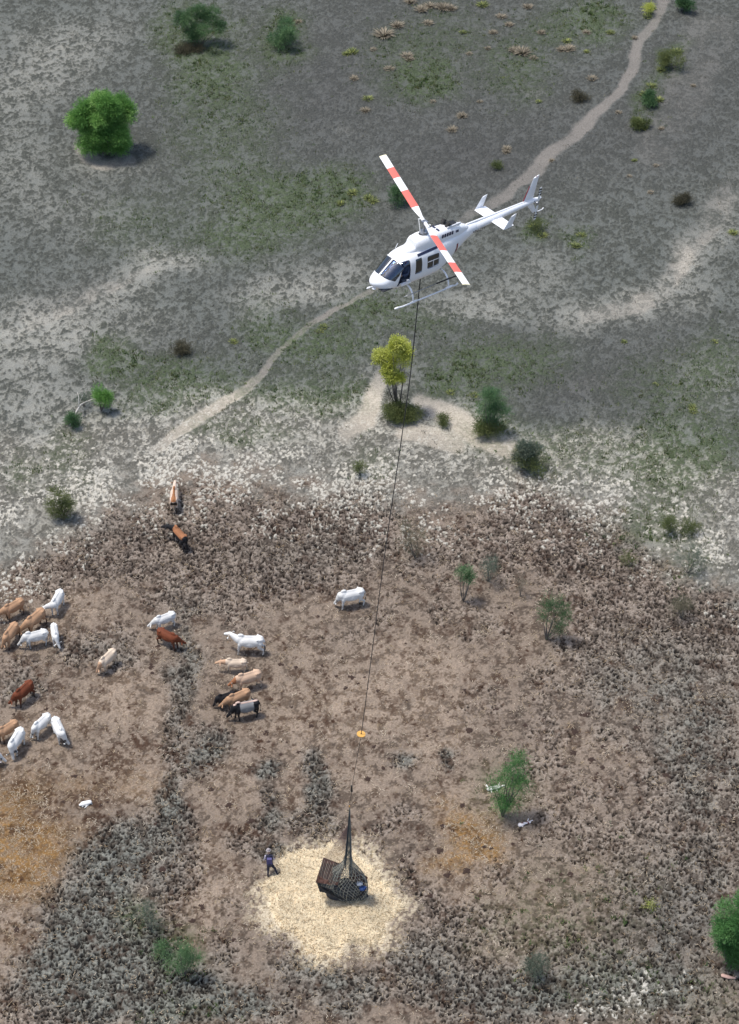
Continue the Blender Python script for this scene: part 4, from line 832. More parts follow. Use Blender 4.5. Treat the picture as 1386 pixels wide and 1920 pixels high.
# ------------------------------------------------------------------ person
def walker():
    a = G(503, 1645); b_ = G(520, 1641.5); base = (a + b_) / 2; fl = a - base; fr = b_ - base
    hip = np.array([-.13, .16, .86]); chest = np.array([-.20, .40, 1.22]); neck = np.array([-.22, .50, 1.42]); head = np.array([-.22, .56, 1.60])
    mb = MB()
    mb.cap(hip, .155, chest, .17, sy=1.15, sz=.9); mb.cap(chest + [-.17, 0, .12], .075, chest + [.17, .02, .12], .075); mb.cap(chest, .14, neck, .07); mb.cap(neck, .06, head, .07)
    mb.ell(head, (.085, .10, .12))
    for s_, ft in ((-1, fl), (1, fr)):
        ft = np.array([ft[0], ft[1], 0.0]); hj = hip + [.09 * s_, 0, -.04]; an = ft + [0, .02, .10]; kn = (hj + an) / 2 + [.02 * s_, .07, .03]
        mb.cap(hj, .10, kn, .068); mb.cap(kn, .066, an, .045); d_ = np.array([.10 * s_ + .05, .20, 0]); mb.cap(an + [0, 0, -.04], .048, ft + d_ + [0, 0, .045], .042)
    arms = [(-1, [-.46, .36, 1.10], [-.47, .46, .86]), (1, [.06, .40, 1.06], [.13, .55, .92])]
    for s_, el, ha in arms:
        sh = chest + np.array([.19 * s_, .01, .12]); el = np.array(el); ha = np.array(ha); mb.cap(sh, .058, el, .045); mb.cap(el, .043, ha, .03)
        d_ = (ha - el) / np.linalg.norm(ha - el); sd = np.cross(d_, [0, 1., 0]); sd /= np.linalg.norm(sd)
        mb.cap(ha, .03, ha + d_ * .06, .034, sz=.6)
        for f in range(4): q = ha + d_ * .07 + sd * (.018 * (f - 1.5)); mb.cap(q, .010, q + d_ * (.062 + .012 * (f in (1, 2))) + np.array([0, .02, 0]), .008, 6)
        q = ha + d_ * .03 + sd * .03 * -s_; mb.cap(q, .011, q + d_ * .035 + sd * .022 * -s_, .009, 6)
    me = remesh(mb, 'person', .016, 3); n = len(me.vertices); P = np.empty(n * 3, np.float32); me.vertices.foreach_get('co', P); P = P.reshape(-1, 3)
    C = np.tile(np.array([.022, .024, .045]), (n, 1)); C[P[:, 2] > 1.44] = (.38, .24, .18)
    arm = ((P[:, 0] < -.37) | (P[:, 0] > .03)) & (P[:, 2] > .93) & (P[:, 2] < 1.44); C[arm] = A(196, 190, 206)[:3]
    hand = ((P[:, 0] < -.37) & (P[:, 2] < .90) & (P[:, 2] > .6)) | ((P[:, 0] > .10) & (P[:, 2] < .94) & (P[:, 2] > .8)); C[hand] = (.38, .24, .18); C[P[:, 2] < .11] = (.05, .035, .025)
    set_tint(me, C); o = obj('person', me, M['coat']); o.location = base; tag(o, 'person in dark trousers, dark vest and pale sleeves striding at the edge of the hay', 'person')
    mb = MB(); c = chest + np.array([.04, -.22, -.08]); mb.box(c, (.17, .09, .22), top=(.85, .9)); q = remesh(mb, 'backpack', .02, 4); q.materials.append(mat('purple_blue_fabric', A(92, 88, 140), .8, .3, 9)); bp = bpy.data.objects.new('backpack', q); COL.objects.link(bp); bp.location = base; tag(bp, 'purple blue backpack worn by the walking person', 'backpack')
    mb = MB(); mb.ell(head + [0, 0, .06], (.145, .145, .018), nu=18); mb.ell(head + [0, .01, .11], (.10, .11, .07)); mb.build('hat', mat('pale_hat', A(176, 168, 168), .8), o, True)
walker()

# ------------------------------------------------------------------ cattle
WHITE, CREAM, TAN, FAWN, RED, BLACK = (.70, .69, .66), (.62, .50, .38), (.42, .25, .145), (.56, .39, .27), (.15, .042, .018), (.012, .012, .014)
def hide(kind, P):
    """coat colours by place on the body; P in local metres"""
    x, y, z = P.T; n = len(P); nz = fbm(x * 3 + 9, z * 3 + y * 2, 3, 7)[:, None]
    c = np.tile(np.array(dict(white=WHITE, cream=CREAM, tan=TAN, fawn=FAWN, red=RED, black=BLACK, belted=(.20, .20, .20), saddle=(.30, .13, .06), striped=(.62, .48, .38), grey=(.66, .65, .62))[kind]), (n, 1)).astype(float)
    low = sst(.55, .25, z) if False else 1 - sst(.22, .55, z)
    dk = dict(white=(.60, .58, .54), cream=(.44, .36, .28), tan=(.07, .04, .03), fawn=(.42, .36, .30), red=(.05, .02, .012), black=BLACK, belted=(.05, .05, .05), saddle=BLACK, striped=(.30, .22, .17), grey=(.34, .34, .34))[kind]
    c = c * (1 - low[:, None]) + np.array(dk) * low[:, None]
    if kind == 'belted':
        b = ((x > .36) | (x < -.46))[:, None]; c = np.where(b, np.array(BLACK), c); c = np.where((z > 1.33)[:, None] & (np.abs(y) < .07)[:, None], np.array((.55, .40, .33)), c)
    if kind == 'saddle':
        b = ((z < 1.12) | (x > .62) | (x < -.70))[:, None]; c = np.where(b, np.array(BLACK), c)
    if kind == 'striped':
        b = ((np.abs(y) < .075 + .10 * (1 - sst(-.7, .1, x))) & (z > 1.2) & (x < .55))[:, None]; c = np.where(b, np.array((.30, .13, .055)), c); c = np.where(((x < -.74) & (z < 1.15))[:, None], np.array((.03, .02, .015)), c)
    if kind == 'cream': c = np.where(((x > .75))[:, None], np.array((.52, .33, .21)), c)
    if kind == 'fawn': c = np.where((x > .80)[:, None], np.array((.36, .15, .07)), c)
    c = np.where(((z < .10))[:, None], np.array((.04, .035, .03)), c)
    dirt = sst(.5, .7, fbm(x * 5 + 3, z * 5, 3, 13))[:, None] * (1 - sst(.7, 1.15, z))[:, None] * .45
    c = c * (1 - dirt) + np.array((.16, .12, .09)) * dirt
    return c * (.84 + .32 * nz)
def cow(kind, label, sh, rp, hd, hz=.45, size=1.0, horns=0, grp='cattle feeding and standing on the trampled ground', step=.0, fat=1.0, earcol=None):
    """sh / rp: shoulder top and tail head in the picture, hd: head"""
    size *= .95; zt = 1.38 * size; a = G(sh[0], sh[1], zt); b = G(rp[0], rp[1], zt); d = a - b; yaw = math.atan2(d[1], d[0]); mid = (a + b) / 2
    c, s_ = math.cos(yaw), math.sin(yaw); mid[2] = 0
    h = G(hd[0], hd[1], hz * size) - mid; hx = (h[0] * c + h[1] * s_) / size; hy = (-h[0] * s_ + h[1] * c) / size
    nb = np.array([.66, 0, 1.10]); v = np.array([hx, hy, hz]) - nb; L = np.linalg.norm(v); rng_ = np.random.default_rng(int(abs(sh[0]) * 7 + sh[1]))
    L2 = min(max(L, .68), .86 if hz > .9 else .94); v = v / L * L2
    if v[0] < .12: v[0] = .12
    hp = nb + v; hp[2] = max(hp[2], .26)
    mb = MB(); f = fat * .90
    mb.cap((-.52, 0, 1.02), .33 * f, (.38, 0, 1.0), .335 * f, sz=1.08, sy=1.0, k=16)
    mb.ell((-.05, 0, .90), (.62, .37 * f, .32)); mb.ell((.48, 0, 1.08), (.30, .25 * f, .33)); mb.ell((-.62, 0, 1.10), (.26, .27 * f, .26))
    mb.cap((-.60, .19 * f, 1.22), .09, (-.76, .10, 1.20), .08); mb.cap((-.60, -.19 * f, 1.22), .09, (-.76, -.10, 1.20), .08)
    mb.ell((.46, 0, 1.42), (.19, .09, .13)); mb.cap((-.75, 0, 1.34), .045, (.5, 0, 1.36), .05); mb.cap((-.50, .28 * f, 1.28), .05, (-.50, -.28 * f, 1.28), .05)
    # neck, head
    n2 = nb + (hp - nb) * .62; n2[2] += .03
    mb.cap(nb + [-.05, 0, .0], .26, n2, .155, sy=.78, sz=1.1); md = hp - nb; md /= np.linalg.norm(md)
    fd = np.array([md[0] * .75, md[1] * .75, -.55 if hz < .9 else -.38]); fd /= np.linalg.norm(fd); poll = n2 + (hp - n2) * .35 + np.array([0, 0, .03]); muz = poll + fd * .38
    mb.cap(n2, .135, poll, .125, sy=.95); mb.cap(poll, .125, muz, .085, sy=1.0); mb.ell(muz + fd * .02, (.085, .09, .075))
    mb.cap(nb + [.0, 0, -.25], .06, n2 + [0, 0, -.12], .04, sy=.4)
    sv = np.cross([0, 0, 1.], fd); sv /= np.linalg.norm(sv)
    for q in (1, -1):
        e0 = poll + sv * q * .10; mb.cap(e0, .04, e0 + sv * q * .22 + np.array([0, 0, -.09]) - fd * .04, .06, sz=.6, sy=1)
    st = step or .07
    for q in (1, -1):
        sx = st * q * rng_.choice([1, -1]) + rng_.normal(0, .03)
        mb.cap((.50, q * .17 * f, .88), .14, (.52 + sx * .5, q * .17, .52), .075); mb.cap((.52 + sx * .5, q * .17, .52), .07, (.50 + sx, q * .165, .10), .048); mb.cap((.50 + sx, q * .165, .10), .05, (.53 + sx, q * .165, .045), .058)
        sx = -sx * .8
        mb.cap((-.62, q * .17 * f, .95), .19, (-.54 + sx * .4, q * .18, .66), .11, sy=.8); mb.cap((-.54 + sx * .4, q * .18, .66), .09, (-.74 + sx, q * .17, .44), .062); mb.cap((-.74 + sx, q * .17, .44), .06, (-.68 + sx, q * .17, .10), .046); mb.cap((-.68 + sx, q * .17, .10), .05, (-.65 + sx, q * .17, .045), .056)
    mb.cap((-.80, 0, 1.24), .045, (-.90, .02, 1.05), .03); mb.cap((-.90, .02, 1.05), .028, (-.92, .05, .62), .026); mb.cap((-.92, .05, .62), .03, (-.91, .06, .42), .045)
    me = remesh(mb, 'cow', .034, 3); P = np.empty(len(me.vertices) * 3, np.float32); me.vertices.foreach_get('co', P); P = P.reshape(-1, 3)
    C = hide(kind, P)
    for q in (1, -1):
        if earcol:
            e = poll + sv * q * .20; C[np.linalg.norm(P - e, axis=1) < .11] = earcol
    C[np.linalg.norm(P - muz - fd * .04, axis=1) < .06] = (.10, .08, .07)
    if kind in ('white', 'tan', 'striped', 'fawn'): C[(P[:, 0] < -.86) & (P[:, 2] < .66)] = (.05, .04, .035)
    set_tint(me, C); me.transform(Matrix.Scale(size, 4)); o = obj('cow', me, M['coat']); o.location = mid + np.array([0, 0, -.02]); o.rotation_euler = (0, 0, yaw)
    tag(o, label, 'cow', grp)
    if horns:
        for q in (1, -1):
            b = MB(); h0 = poll + sv * q * .07 + np.array([0, 0, .07]); b.tube(np.array([h0, h0 + sv * q * .14 * horns + np.array([0, 0, .05]), h0 + sv * q * .20 * horns + np.array([0, 0, .18 * horns])]) * size, [.028, .022, .006], 6)
            b.build('horn', M['horn_dark' if kind in ('belted', 'grey') else 'horn'], o, True)
    return o
cow('striped', 'tan cow with a brown stripe down its back, facing away among pale flakes', (327, 908), (325, 938), (329, 893), 1.25, 1.02, 1, earcol=(.2, .1, .06))
cow('saddle', 'black cow with an orange brown back and its dark neck stretched out sideways', (328, 985), (345, 1004), (303, 985), 1.05, 1.02, 0)
cow('white', 'horned white cow grazing alone just beside the long dark cable', (641, 1110), (675, 1103), (632, 1127), .55, 1.12, 1, earcol=(.12, .11, .1))
cow('white', 'white cow at the top of the herd behind the brown cow, head towards its rump', (98, 1130), (113, 1103), (80, 1139), .75, 1.04)
cow('tan', 'light tan cow highest at the photo edge, its head cut off by the edge', (8, 1138), (38, 1121), (-14, 1158), .45, 1.02)
cow('tan', 'brown cow with black legs grazing between two white cows and the tan cow', (49, 1163), (79, 1138), (34, 1186), .4, 1.10, 0, step=.12)
cow('tan', 'orange tan cow with its pale face down, below the brown cow with black legs', (9, 1190), (27, 1166), (6, 1211), .45, 1.04)
cow('grey', 'off white cow with a cream face and dark ear, broadside below the brown cow', (48, 1188), (82, 1180), (38, 1206), .5, 1.02, 0, earcol=(.05, .05, .05))
cow('white', 'narrow white cow with its head down beside the broadside off white cow', (104, 1192), (100, 1166), (110, 1210), .5, .90, fat=.95)
cow('cream', 'cream cow with an orange face grazing alone away from the herd', (190, 1236), (210, 1217), (186, 1254), .5, 1.0)
cow('white', 'white cow grazing right behind the dark red cow', (295, 1157), (321, 1147), (281, 1172), .5, .94)
cow('red', 'dark red cow standing in front of the grazing white cow', (327, 1190), (302, 1178), (343, 1204), .6, 1.02)
cow('white', 'large white cow with its head raised high above the small cream cow', (448, 1192), (485, 1193), (429, 1187), 1.30, 1.18, 0, step=.16, earcol=(.4, .35, .3))
cow('cream', 'small cream cow with a raised head directly below the large white cow', (429, 1236), (454, 1236), (410, 1241), 1.05, .88)
cow('fawn', 'fawn cow with a reddish face and curved pale horns', (446, 1267), (483, 1256), (434, 1282), .6, 1.08, 1.3)
cow('tan', 'tan cow with its head down between the black calf and the black and grey cow', (429, 1306), (463, 1291), (415, 1322), .5, 1.04, .6)
cow('black', 'black calf half hidden behind the tan cow', (411, 1304), (434, 1297), (404, 1318), .6, .82)
cow('belted', 'black cow with a broad grey middle and pale curved horns', (441, 1320), (479, 1312), (431, 1339), .55, 1.08, 1.3, step=.12)
cow('red', 'dark red cow standing alone between the upper herd and the white cows below', (31, 1297), (54, 1276), (21, 1316), .5, 1.05)
cow('white', 'white cow in the middle of the three grazing side by side', (66, 1357), (86, 1339), (62, 1377), .45, 1.0, 0, earcol=(.1, .1, .1))
cow('white', 'white cow with one black ear, nearest to the bare tan ground', (115, 1370), (103, 1344), (123, 1386), .5, 1.06, 0, earcol=(.02, .02, .02))
cow('white', 'white cow with a dark ear below the tan cow at the photo edge', (21, 1390), (36, 1366), (28, 1410), .45, 1.10, 0, earcol=(.06, .06, .06))
cow('tan', 'light tan cow cut by the photo edge just above a white cow', (2, 1365), (23, 1352), (-14, 1382), .45, .96)
cow('white', 'white cow of which only the head shows at the photo edge', (-12, 1405), (-40, 1396), (6, 1424), .5, 1.05, 0, earcol=(.05, .05, .05))

def lying(name, kind, label, c0, pts, size=1.0, red=None):
    """an animal lying on its side: pts = list of (from px, to px, r0, r1, z)"""
    g = G(*c0); mb = MB()
    for (p0, p1, r0, r1, z) in pts: mb.cap(G(*p0, z) - g + [0, 0, 0], r0, G(*p1, z) - g, r1, sz=.7)
    me = remesh(mb, name, .022, 3); P = np.empty(len(me.vertices) * 3, np.float32); me.vertices.foreach_get('co', P); P = P.reshape(-1, 3)
    C = np.tile(np.array(kind), (len(P), 1)); n_ = fbm(P[:, 0] * 5, P[:, 1] * 5, 3, 3)
    if red is not None: C = np.where((n_ > red)[:, None], np.array((.16, .03, .025)), C)
    set_tint(me, C); o = obj(name, me, M['coat']); o.location = g; tag(o, label, name.replace('_', ' ')); return o
lying('calf', WHITE, 'small white calf lying on its side with legs stretched out on brown ground', (162, 1509), [((156, 1507), (168, 1504), .17, .15, .14), ((151, 1509), (156, 1507), .10, .12, .12), ((166, 1508), (159, 1515), .06, .03, .07), ((163, 1508), (154, 1513), .06, .03, .07), ((170, 1505), (173, 1508), .05, .02, .07)])
lying('carcass', (.72, .70, .64), 'white cattle carcass seen through the thin green tree', (928, 1478), [((917, 1479), (935, 1475), .15, .12, .13), ((917, 1478), (912, 1472), .07, .05, .1), ((934, 1475), (937, 1468), .05, .03, .08), ((940, 1474), (947, 1472), .05, .05, .08), ((921, 1480), (922, 1486), .06, .03, .06), ((931, 1478), (933, 1483), .06, .03, .06)])
lying('carcass', (.75, .70, .68), 'white and red cattle carcass beside the shadow of the thin green tree', (985, 1543), [((975, 1547), (982, 1545), .13, .09, .1), ((981, 1544), (994, 1542), .09, .06, .09), ((988, 1543), (991, 1535), .05, .03, .08), ((989, 1542), (999, 1538), .05, .035, .08), ((975, 1545), (980, 1549), .10, .06, .07)], red=.60)
lying('carcass', (.52, .34, .28), 'pinkish carcass lying under the dense green tree at the photo edge', (1366, 1833), [((1356, 1829), (1366, 1832), .13, .12, .1), ((1366, 1832), (1378, 1834), .12, .06, .1), ((1376, 1834), (1382, 1830), .05, .03, .08)])

# ------------------------------------------------------------------ shrubs and trees
def crown(rx, rz, n_lobe, n_spr, n_leaf, ll, lw, cols, seed, up=.35, lobe=(.30, .44), spr=.35, hollow=.0, droop=0.0, ry=None):
    r = np.random.default_rng(seed); ry = ry or rx
    d = r.normal(0, 1, (n_lobe, 3)); d /= np.linalg.norm(d, axis=1)[:, None]; rad = r.random(n_lobe) ** .4 * .78; Lc = d * rad[:, None]; Lr = lobe[0] + (lobe[1] - lobe[0]) * r.random(n_lobe)
    k = r.integers(0, n_lobe, n_spr); dr = r.normal(0, 1, (n_spr, 3)); dr[:, 2] += .25; dr /= np.linalg.norm(dr, axis=1)[:, None]
    o = Lc[k] + dr * (Lr[k] * (hollow + (1 - hollow) * r.random(n_spr) ** .5))[:, None]
    ok = np.linalg.norm(o, axis=1) < 1.0 + .3 * r.random(n_spr); o = o[ok]; dr = dr[ok]; k = k[ok]; n = len(o)
    S_ = np.array([rx, ry, rz]); o = o * S_; g = dr + np.array([0, 0, up]) + r.normal(0, .35, (n, 3)); g /= np.linalg.norm(g, axis=1)[:, None]
    t = np.tile(np.linspace(0, 1, n_leaf), n); oi = np.repeat(o, n_leaf, 0); gi = np.repeat(g, n_leaf, 0)
    p = oi + gi * (t * spr)[:, None] + np.array([0, 0, -1.]) * (droop * t ** 2)[:, None] + r.normal(0, .04, (n * n_leaf, 3))
    a = gi + r.normal(0, .55, (n * n_leaf, 3)) + np.array([0, 0, -droop * 1.5]); a /= np.linalg.norm(a, axis=1)[:, None]; b = np.cross(a, r.normal(0, 1, (n * n_leaf, 3))); b /= np.linalg.norm(b, axis=1)[:, None]
    L_ = ll * (.6 + .8 * r.random((n * n_leaf, 1))); W_ = lw * (.7 + .6 * r.random((n * n_leaf, 1)))
    V = np.stack([p - b * W_ * .5, p + a * L_ * .5 - b * W_ * .1 + b * 0, p + a * L_, p + a * L_ * .45 + b * W_ * .5], 1).reshape(-1, 3); V[:, 2] = np.maximum(V[:, 2], -rz * 1.02)
    F = np.arange(4 * n * n_leaf).reshape(-1, 4); lt = r.random(n_lobe); cc = np.array([c[:3] for c in cols])
    q = np.clip(np.repeat(lt[k], n_leaf) * .6 + .4 * r.random(n * n_leaf), 0, .999) * (len(cc) - 1); i0 = q.astype(int); fr = (q - i0)[:, None]; C = cc[i0] * (1 - fr) + cc[i0 + 1] * fr if len(cc) > 1 else np.tile(cc[0], (len(q), 1))
    return V, F, np.repeat(C, 4, 0), Lc * S_
def limbs(base, tips, r0, seed, k=5):
    r = np.random.default_rng(seed); mb = MB(); base = np.array(base, float)
    for t in tips:
        t = np.array(t, float); mid = base + (t - base) * .45 + np.array([r.normal(0, .08), r.normal(0, .08), .1]) * np.linalg.norm(t - base); P = [base * (1 - u) ** 2 + 2 * mid * u * (1 - u) + t * u * u for u in np.linspace(0, 1, 7)]
        mb.tube(P, np.linspace(r0, r0 * .18, 7), k)
    return mb
GR = dict(bright=[A(96, 146, 74), A(140, 192, 100), A(192, 232, 142)], deep=[A(74, 118, 70), A(102, 158, 90), A(146, 196, 122)], yellow=[A(184, 196, 84), A(224, 230, 116), A(250, 252, 166)], mid=[A(70, 106, 70), A(96, 132, 88), A(124, 156, 104)],
          grey=[A(94, 112, 98), A(120, 134, 116), A(142, 150, 130)], olive=[A(88, 102, 64), A(120, 132, 80), A(150, 156, 102)], dull=[A(110, 108, 88), A(130, 128, 104), A(150, 142, 118)], teal=[A(84, 120, 84), A(112, 150, 102), A(150, 182, 130)], brown=[A(84, 82, 68), A(108, 104, 84), A(130, 124, 100)], straw=[A(128, 120, 104), A(158, 148, 128), A(186, 174, 152)])
def bush(name, label, base, cen, rxp=None, ryp=None, pal='mid', dens=1.0, ll=.16, lw=.05, lobes=16, up=.35, spr=.35, trunk=.06, hollow=0.0, droop=0.0, seed=None, group=None, cat=None, stems=7, barkm='bark', low=.15):
    """base: foot of the plant; cen: middle of the crown, or a list of (x, y, rx, ry) clumps, all read off the photo"""
    seed = seed or int(base[0] * 3 + base[1]); g = G(*base); s_ = scale_at(base[1]); dp = dep_at(base[1])
    subs = cen if isinstance(cen, list) else [(cen[0], cen[1], rxp, ryp)]
    Vs, Fs, Cs, Ls, nv = [], [], [], [], 0; rq = np.random.default_rng(seed)
    for si, (cx, cy, rxp, ryp) in enumerate(subs):
        h = (base[1] - cy) / s_ / math.cos(dp); rx = rxp / s_; hh = ryp / s_; ry = min(rx, hh / math.sin(dp) * .85); rz = math.sqrt(max(hh * hh - (ry * math.sin(dp)) ** 2, (.30 * hh) ** 2)) / math.cos(dp)
        dx = (cx - base[0]) / s_; dy = rq.normal(0, .15) * rx if len(subs) > 1 else 0.0; h = max(h, .3 * rz); n = int(min(52000, 5200 * dens * rx * ry * max(rz, .4) ** .5 * .16 / ll)); nl = 7
        V, F, C, Lc = crown(rx, rz, max(5, int(lobes * (1 if len(subs) == 1 else .6))), max(n // nl, 30), nl, ll, lw, GR[pal], seed + si, up, lobe=(.18, .34), spr=spr, hollow=hollow, droop=droop, ry=ry)
        V = V + np.array([dx, dy, h]); V[:, 2] = np.maximum(V[:, 2], .01); Vs.append(V); Fs.append(F + nv); Cs.append(C); nv += len(V); Ls.append(Lc + np.array([dx, dy, h]))
    root = empty(name, g, (0, 0, 0)); tag(root, label, cat or ('tree' if 'tree' in name else 'shrub'), group)
    me = mesh_np('crown', np.concatenate(Vs), np.concatenate(Fs)); set_tint(me, np.concatenate(Cs)); obj('crown', me, M['leaf'], root)
    if trunk:
        tips = np.concatenate([L_[:max(3, stems // len(Ls))] for L_ in Ls]); tips[:, 2] = np.maximum(tips[:, 2], .15)
        limbs((0, 0, -.05), tips, trunk, seed).build('trunk', M[barkm], root, True)
    return root
bush('green_tree', 'bright green round bushy tree on a ring of bare pale soil', (203, 288), [(197, 205, 40, 38), (172, 225, 38, 36), (222, 225, 40, 38), (197, 245, 52, 38), (180, 262, 34, 26), (215, 262, 36, 26)], None, None, 'bright', 1.3, .20, .07, 18, spr=.5, trunk=.13, up=.1)
bush('green_tree', 'dense deep green tree cut by the photo edge above the pink carcass', (1368, 1812), [(1372, 1712, 34, 34), (1352, 1742, 30, 32), (1384, 1750, 34, 38), (1362, 1776, 28, 28), (1385, 1790, 26, 28)], None, None, 'deep', 1.7, .15, .05, 16, spr=.4, trunk=.10, up=.1)
bush('thin_tree', 'sparse dull green tree near the top edge with dark scrub at its foot', (372, 88), [(348, 50, 28, 26), (385, 40, 34, 28), (372, 66, 26, 18), (408, 52, 18, 20)], None, None, 'mid', .55, .18, .05, 12, trunk=.05)
bush('scrub_patch', 'dark low scrub at the foot of the sparse tree near the top edge', (352, 96), (352, 92), 34, 12, 'brown', .9, .15, .05, 10, trunk=0, cat='scrub')
bush('thin_tree', 'soft dark green bush close to the top edge, beside the sparse tree', (528, 88), (528, 62), 30, 30, 'teal', .7, .18, .05, 10, trunk=.05)
bush('yellow_tree', 'slender tree with yellow green crown beside the long cable', (747, 770), [(740, 652, 20, 20), (724, 680, 22, 22), (754, 668, 16, 28), (740, 698, 24, 18), (732, 708, 14, 12)], None, None, 'yellow', 1.5, .17, .08, 9, trunk=.05, stems=2, up=.1)
bush('scrub_patch', 'wide low dark green scrub round the foot of the yellow green tree', (750, 784), (749, 774), 46, 22, 'olive', 1.5, .13, .05, 22, trunk=.03)
bush('bare_shrub', 'leafless dark twigs on the wide low scrub under the yellow green tree', (752, 770), (748, 745), 34, 26, 'brown', .16, .20, .03, 12, trunk=.02, stems=12)
bush('small_bush', 'small dark green bush on the bare sandy patch between scrub and feathery tree', (829, 795), (829, 788), 14, 11, 'olive', 1.6, .12, .05, 8, trunk=.02)
bush('feathery_tree', 'feathery green tree at the end of the bare sandy patch', (919, 812), [(915, 745, 24, 22), (930, 768, 22, 24), (908, 778, 18, 22), (920, 795, 16, 16)], None, None, 'teal', 1.0, .20, .035, 12, up=.7, spr=.5, trunk=.05)
bush('scrub_patch', 'low olive scrub at the foot of the feathery green tree', (918, 815), (916, 802), 32, 20, 'olive', 1.4, .12, .05, 14, trunk=.02)
bush('round_bush', 'grey green bush next below the feathery green tree', (988, 880), [(982, 838, 20, 18), (998, 852, 22, 20), (976, 860, 18, 18), (988, 872, 18, 12)], None, None, 'grey', 1.2, .16, .05, 12, trunk=.05)
bush('scrub_patch', 'thin olive scrub spreading under the grey green bush', (988, 885), (986, 868), 44, 34, 'olive', .35, .13, .04, 16, trunk=0, cat='scrub')
bush('small_bush', 'small vivid green bush next to the pale fallen branches', (190, 770), (192, 744), 18, 21, 'bright', 2.2, .15, .05, 9, trunk=.04)
bush('small_bush', 'dull green clump below the pale fallen branches', (140, 800), (140, 788), 19, 15, 'mid', 1.3, .14, .05, 9, trunk=.03)
bush('small_bush', 'faint grey green clump behind the pale fallen branches', (158, 762), (158, 748), 15, 13, 'grey', .7, .14, .05, 8, trunk=.02)
bush('round_bush', 'dull dark green bush among white flakes near the photo edge', (120, 975), [(115, 960, 26, 16), (125, 945, 22, 18), (112, 925, 20, 10), (105, 950, 16, 16)], None, None, 'olive', .8, .14, .045, 12, trunk=.04)
bush('small_bush', 'small dull bush among white flakes beside the cable', (675, 890), (674, 874), 14, 15, 'olive', .9, .13, .045, 8, trunk=.02)
bush('dry_shrub', 'pale wispy dry shrub beside the cable in the churned mud', (778, 1045), (775, 1005), 34, 44, 'dull', .28, .17, .03, 14, trunk=.03)
bush('small_tree', 'small green tree on a thin stem with a dark shadow beside it', (869, 1128), (873, 1080), 15, 22, 'teal', 1.5, .15, .045, 8, trunk=.035)
bush('dry_shrub', 'faint wispy shrub just behind the small tree on a thin stem', (915, 1090), (913, 1058), 30, 34, 'grey', .28, .16, .03, 12, trunk=.03)
bush('dry_shrub', 'tiny dry sapling near the small tree on a thin stem', (975, 1118), (976, 1098), 12, 18, 'straw', .5, .14, .03, 6, trunk=.02)
bush('thin_tree', 'thin grey green tree leaning over brown churned mud', (1024, 1200), [(1030, 1135, 28, 18), (1018, 1155, 16, 18), (1048, 1155, 24, 26), (1040, 1180, 20, 18)], None, None, 'mid', .5, .16, .035, 12, trunk=.035)
bush('thin_tree', 'wispy green tree standing over a white carcass', (942, 1530), [(962, 1438, 28, 28), (948, 1464, 36, 26), (922, 1474, 16, 22), (942, 1498, 38, 26), (976, 1472, 20, 32)], None, None, 'deep', .5, .17, .035, 16, up=.5, spr=.45, trunk=.045)
bush('thin_tree', 'wispy green tree near the bottom with a dark shadow under it', (345, 1830), [(335, 1805, 26, 20), (345, 1780, 18, 20), (365, 1795, 22, 18)], None, None, 'teal', .9, .16, .035, 12, trunk=.035)
bush('dry_shrub', 'faint pale green growth above the wispy tree near the bottom', (284, 1745), (278, 1716), 32, 30, 'grey', .35, .16, .03, 10, trunk=.03)
bush('small_bush', 'small green tuft touching the wispy tree near the bottom', (304, 1790), (303, 1776), 18, 19, 'teal', 1.0, .14, .035, 8, trunk=.02)
bush('round_bush', 'grey bush on a pale patch of mud near the bottom', (1015, 1835), (1010, 1812), 32, 24, 'grey', .8, .14, .035, 12, trunk=.04)
bush('dry_shrub', 'dull olive shrub among white flakes near the photo edge', (1258, 1000), (1252, 980), 26, 24, 'olive', .5, .15, .04, 10, trunk=.03)
bush('small_bush', 'small olive bush next below the dull olive shrub among white flakes', (1298, 1003), (1296, 992), 20, 17, 'olive', .8, .14, .04, 8, trunk=.02)
bush('dry_shrub', 'bluish grey bare shrub among the last white flakes', (1290, 1075), (1288, 1050), 36, 36, 'grey', .22, .17, .03, 12, trunk=.03)
bush('dry_shrub', 'grey wispy shrub on churned mud below the bluish bare shrub', (1278, 1160), (1276, 1140), 32, 26, 'dull', .4, .16, .03, 12, trunk=.03)
bush('small_bush', 'olive clump among the flakes above the bluish bare shrub', (1182, 1062), (1178, 1052), 18, 14, 'olive', .5, .14, .04, 8, trunk=.02)
bush('small_bush', 'dark green bush between two yellowish tufts along the dusty track', (1218, 198), (1217, 184), 16, 16, 'mid', 1.6, .18, .06, 8, trunk=.03)
bush('small_bush', 'yellow olive bush below the dark green bush along the dusty track', (1200, 240), (1198, 232), 20, 11, 'olive', 1.3, .17, .06, 8, trunk=.02)
bush('small_bush', 'thin olive bush uphill of the dark green bush along the dusty track', (1262, 130), (1258, 112), 26, 20, 'olive', .6, .17, .05, 8, trunk=.02)
bush('small_bush', 'green bush at the very top edge beside the dusty track', (1284, 22), (1283, 8), 18, 15, 'mid', 1.8, .18, .06, 8, trunk=.03)
bush('small_bush', 'yellowish bush at the top edge across the track from the green bush', (1214, 28), (1215, 16), 14, 12, 'yellow', .8, .17, .05, 8, trunk=.02)
bush('small_bush', 'dark round bush alone on the grey ground beyond the tail rotor', (1281, 382), (1281, 374), 18, 13, 'brown', 1.4, .15, .05, 8, trunk=.02)
bush('round_bush', 'dark green bush just behind the raised rotor blade', (742, 384), (742, 368), 24, 20, 'mid', .9, .16, .045, 10, trunk=.03)
bush('scrub_patch', 'flat dark brown scrub clump alone on the grey slope', (345, 662), (345, 654), 25, 14, 'brown', 1.3, .15, .045, 10, trunk=0, cat='scrub')
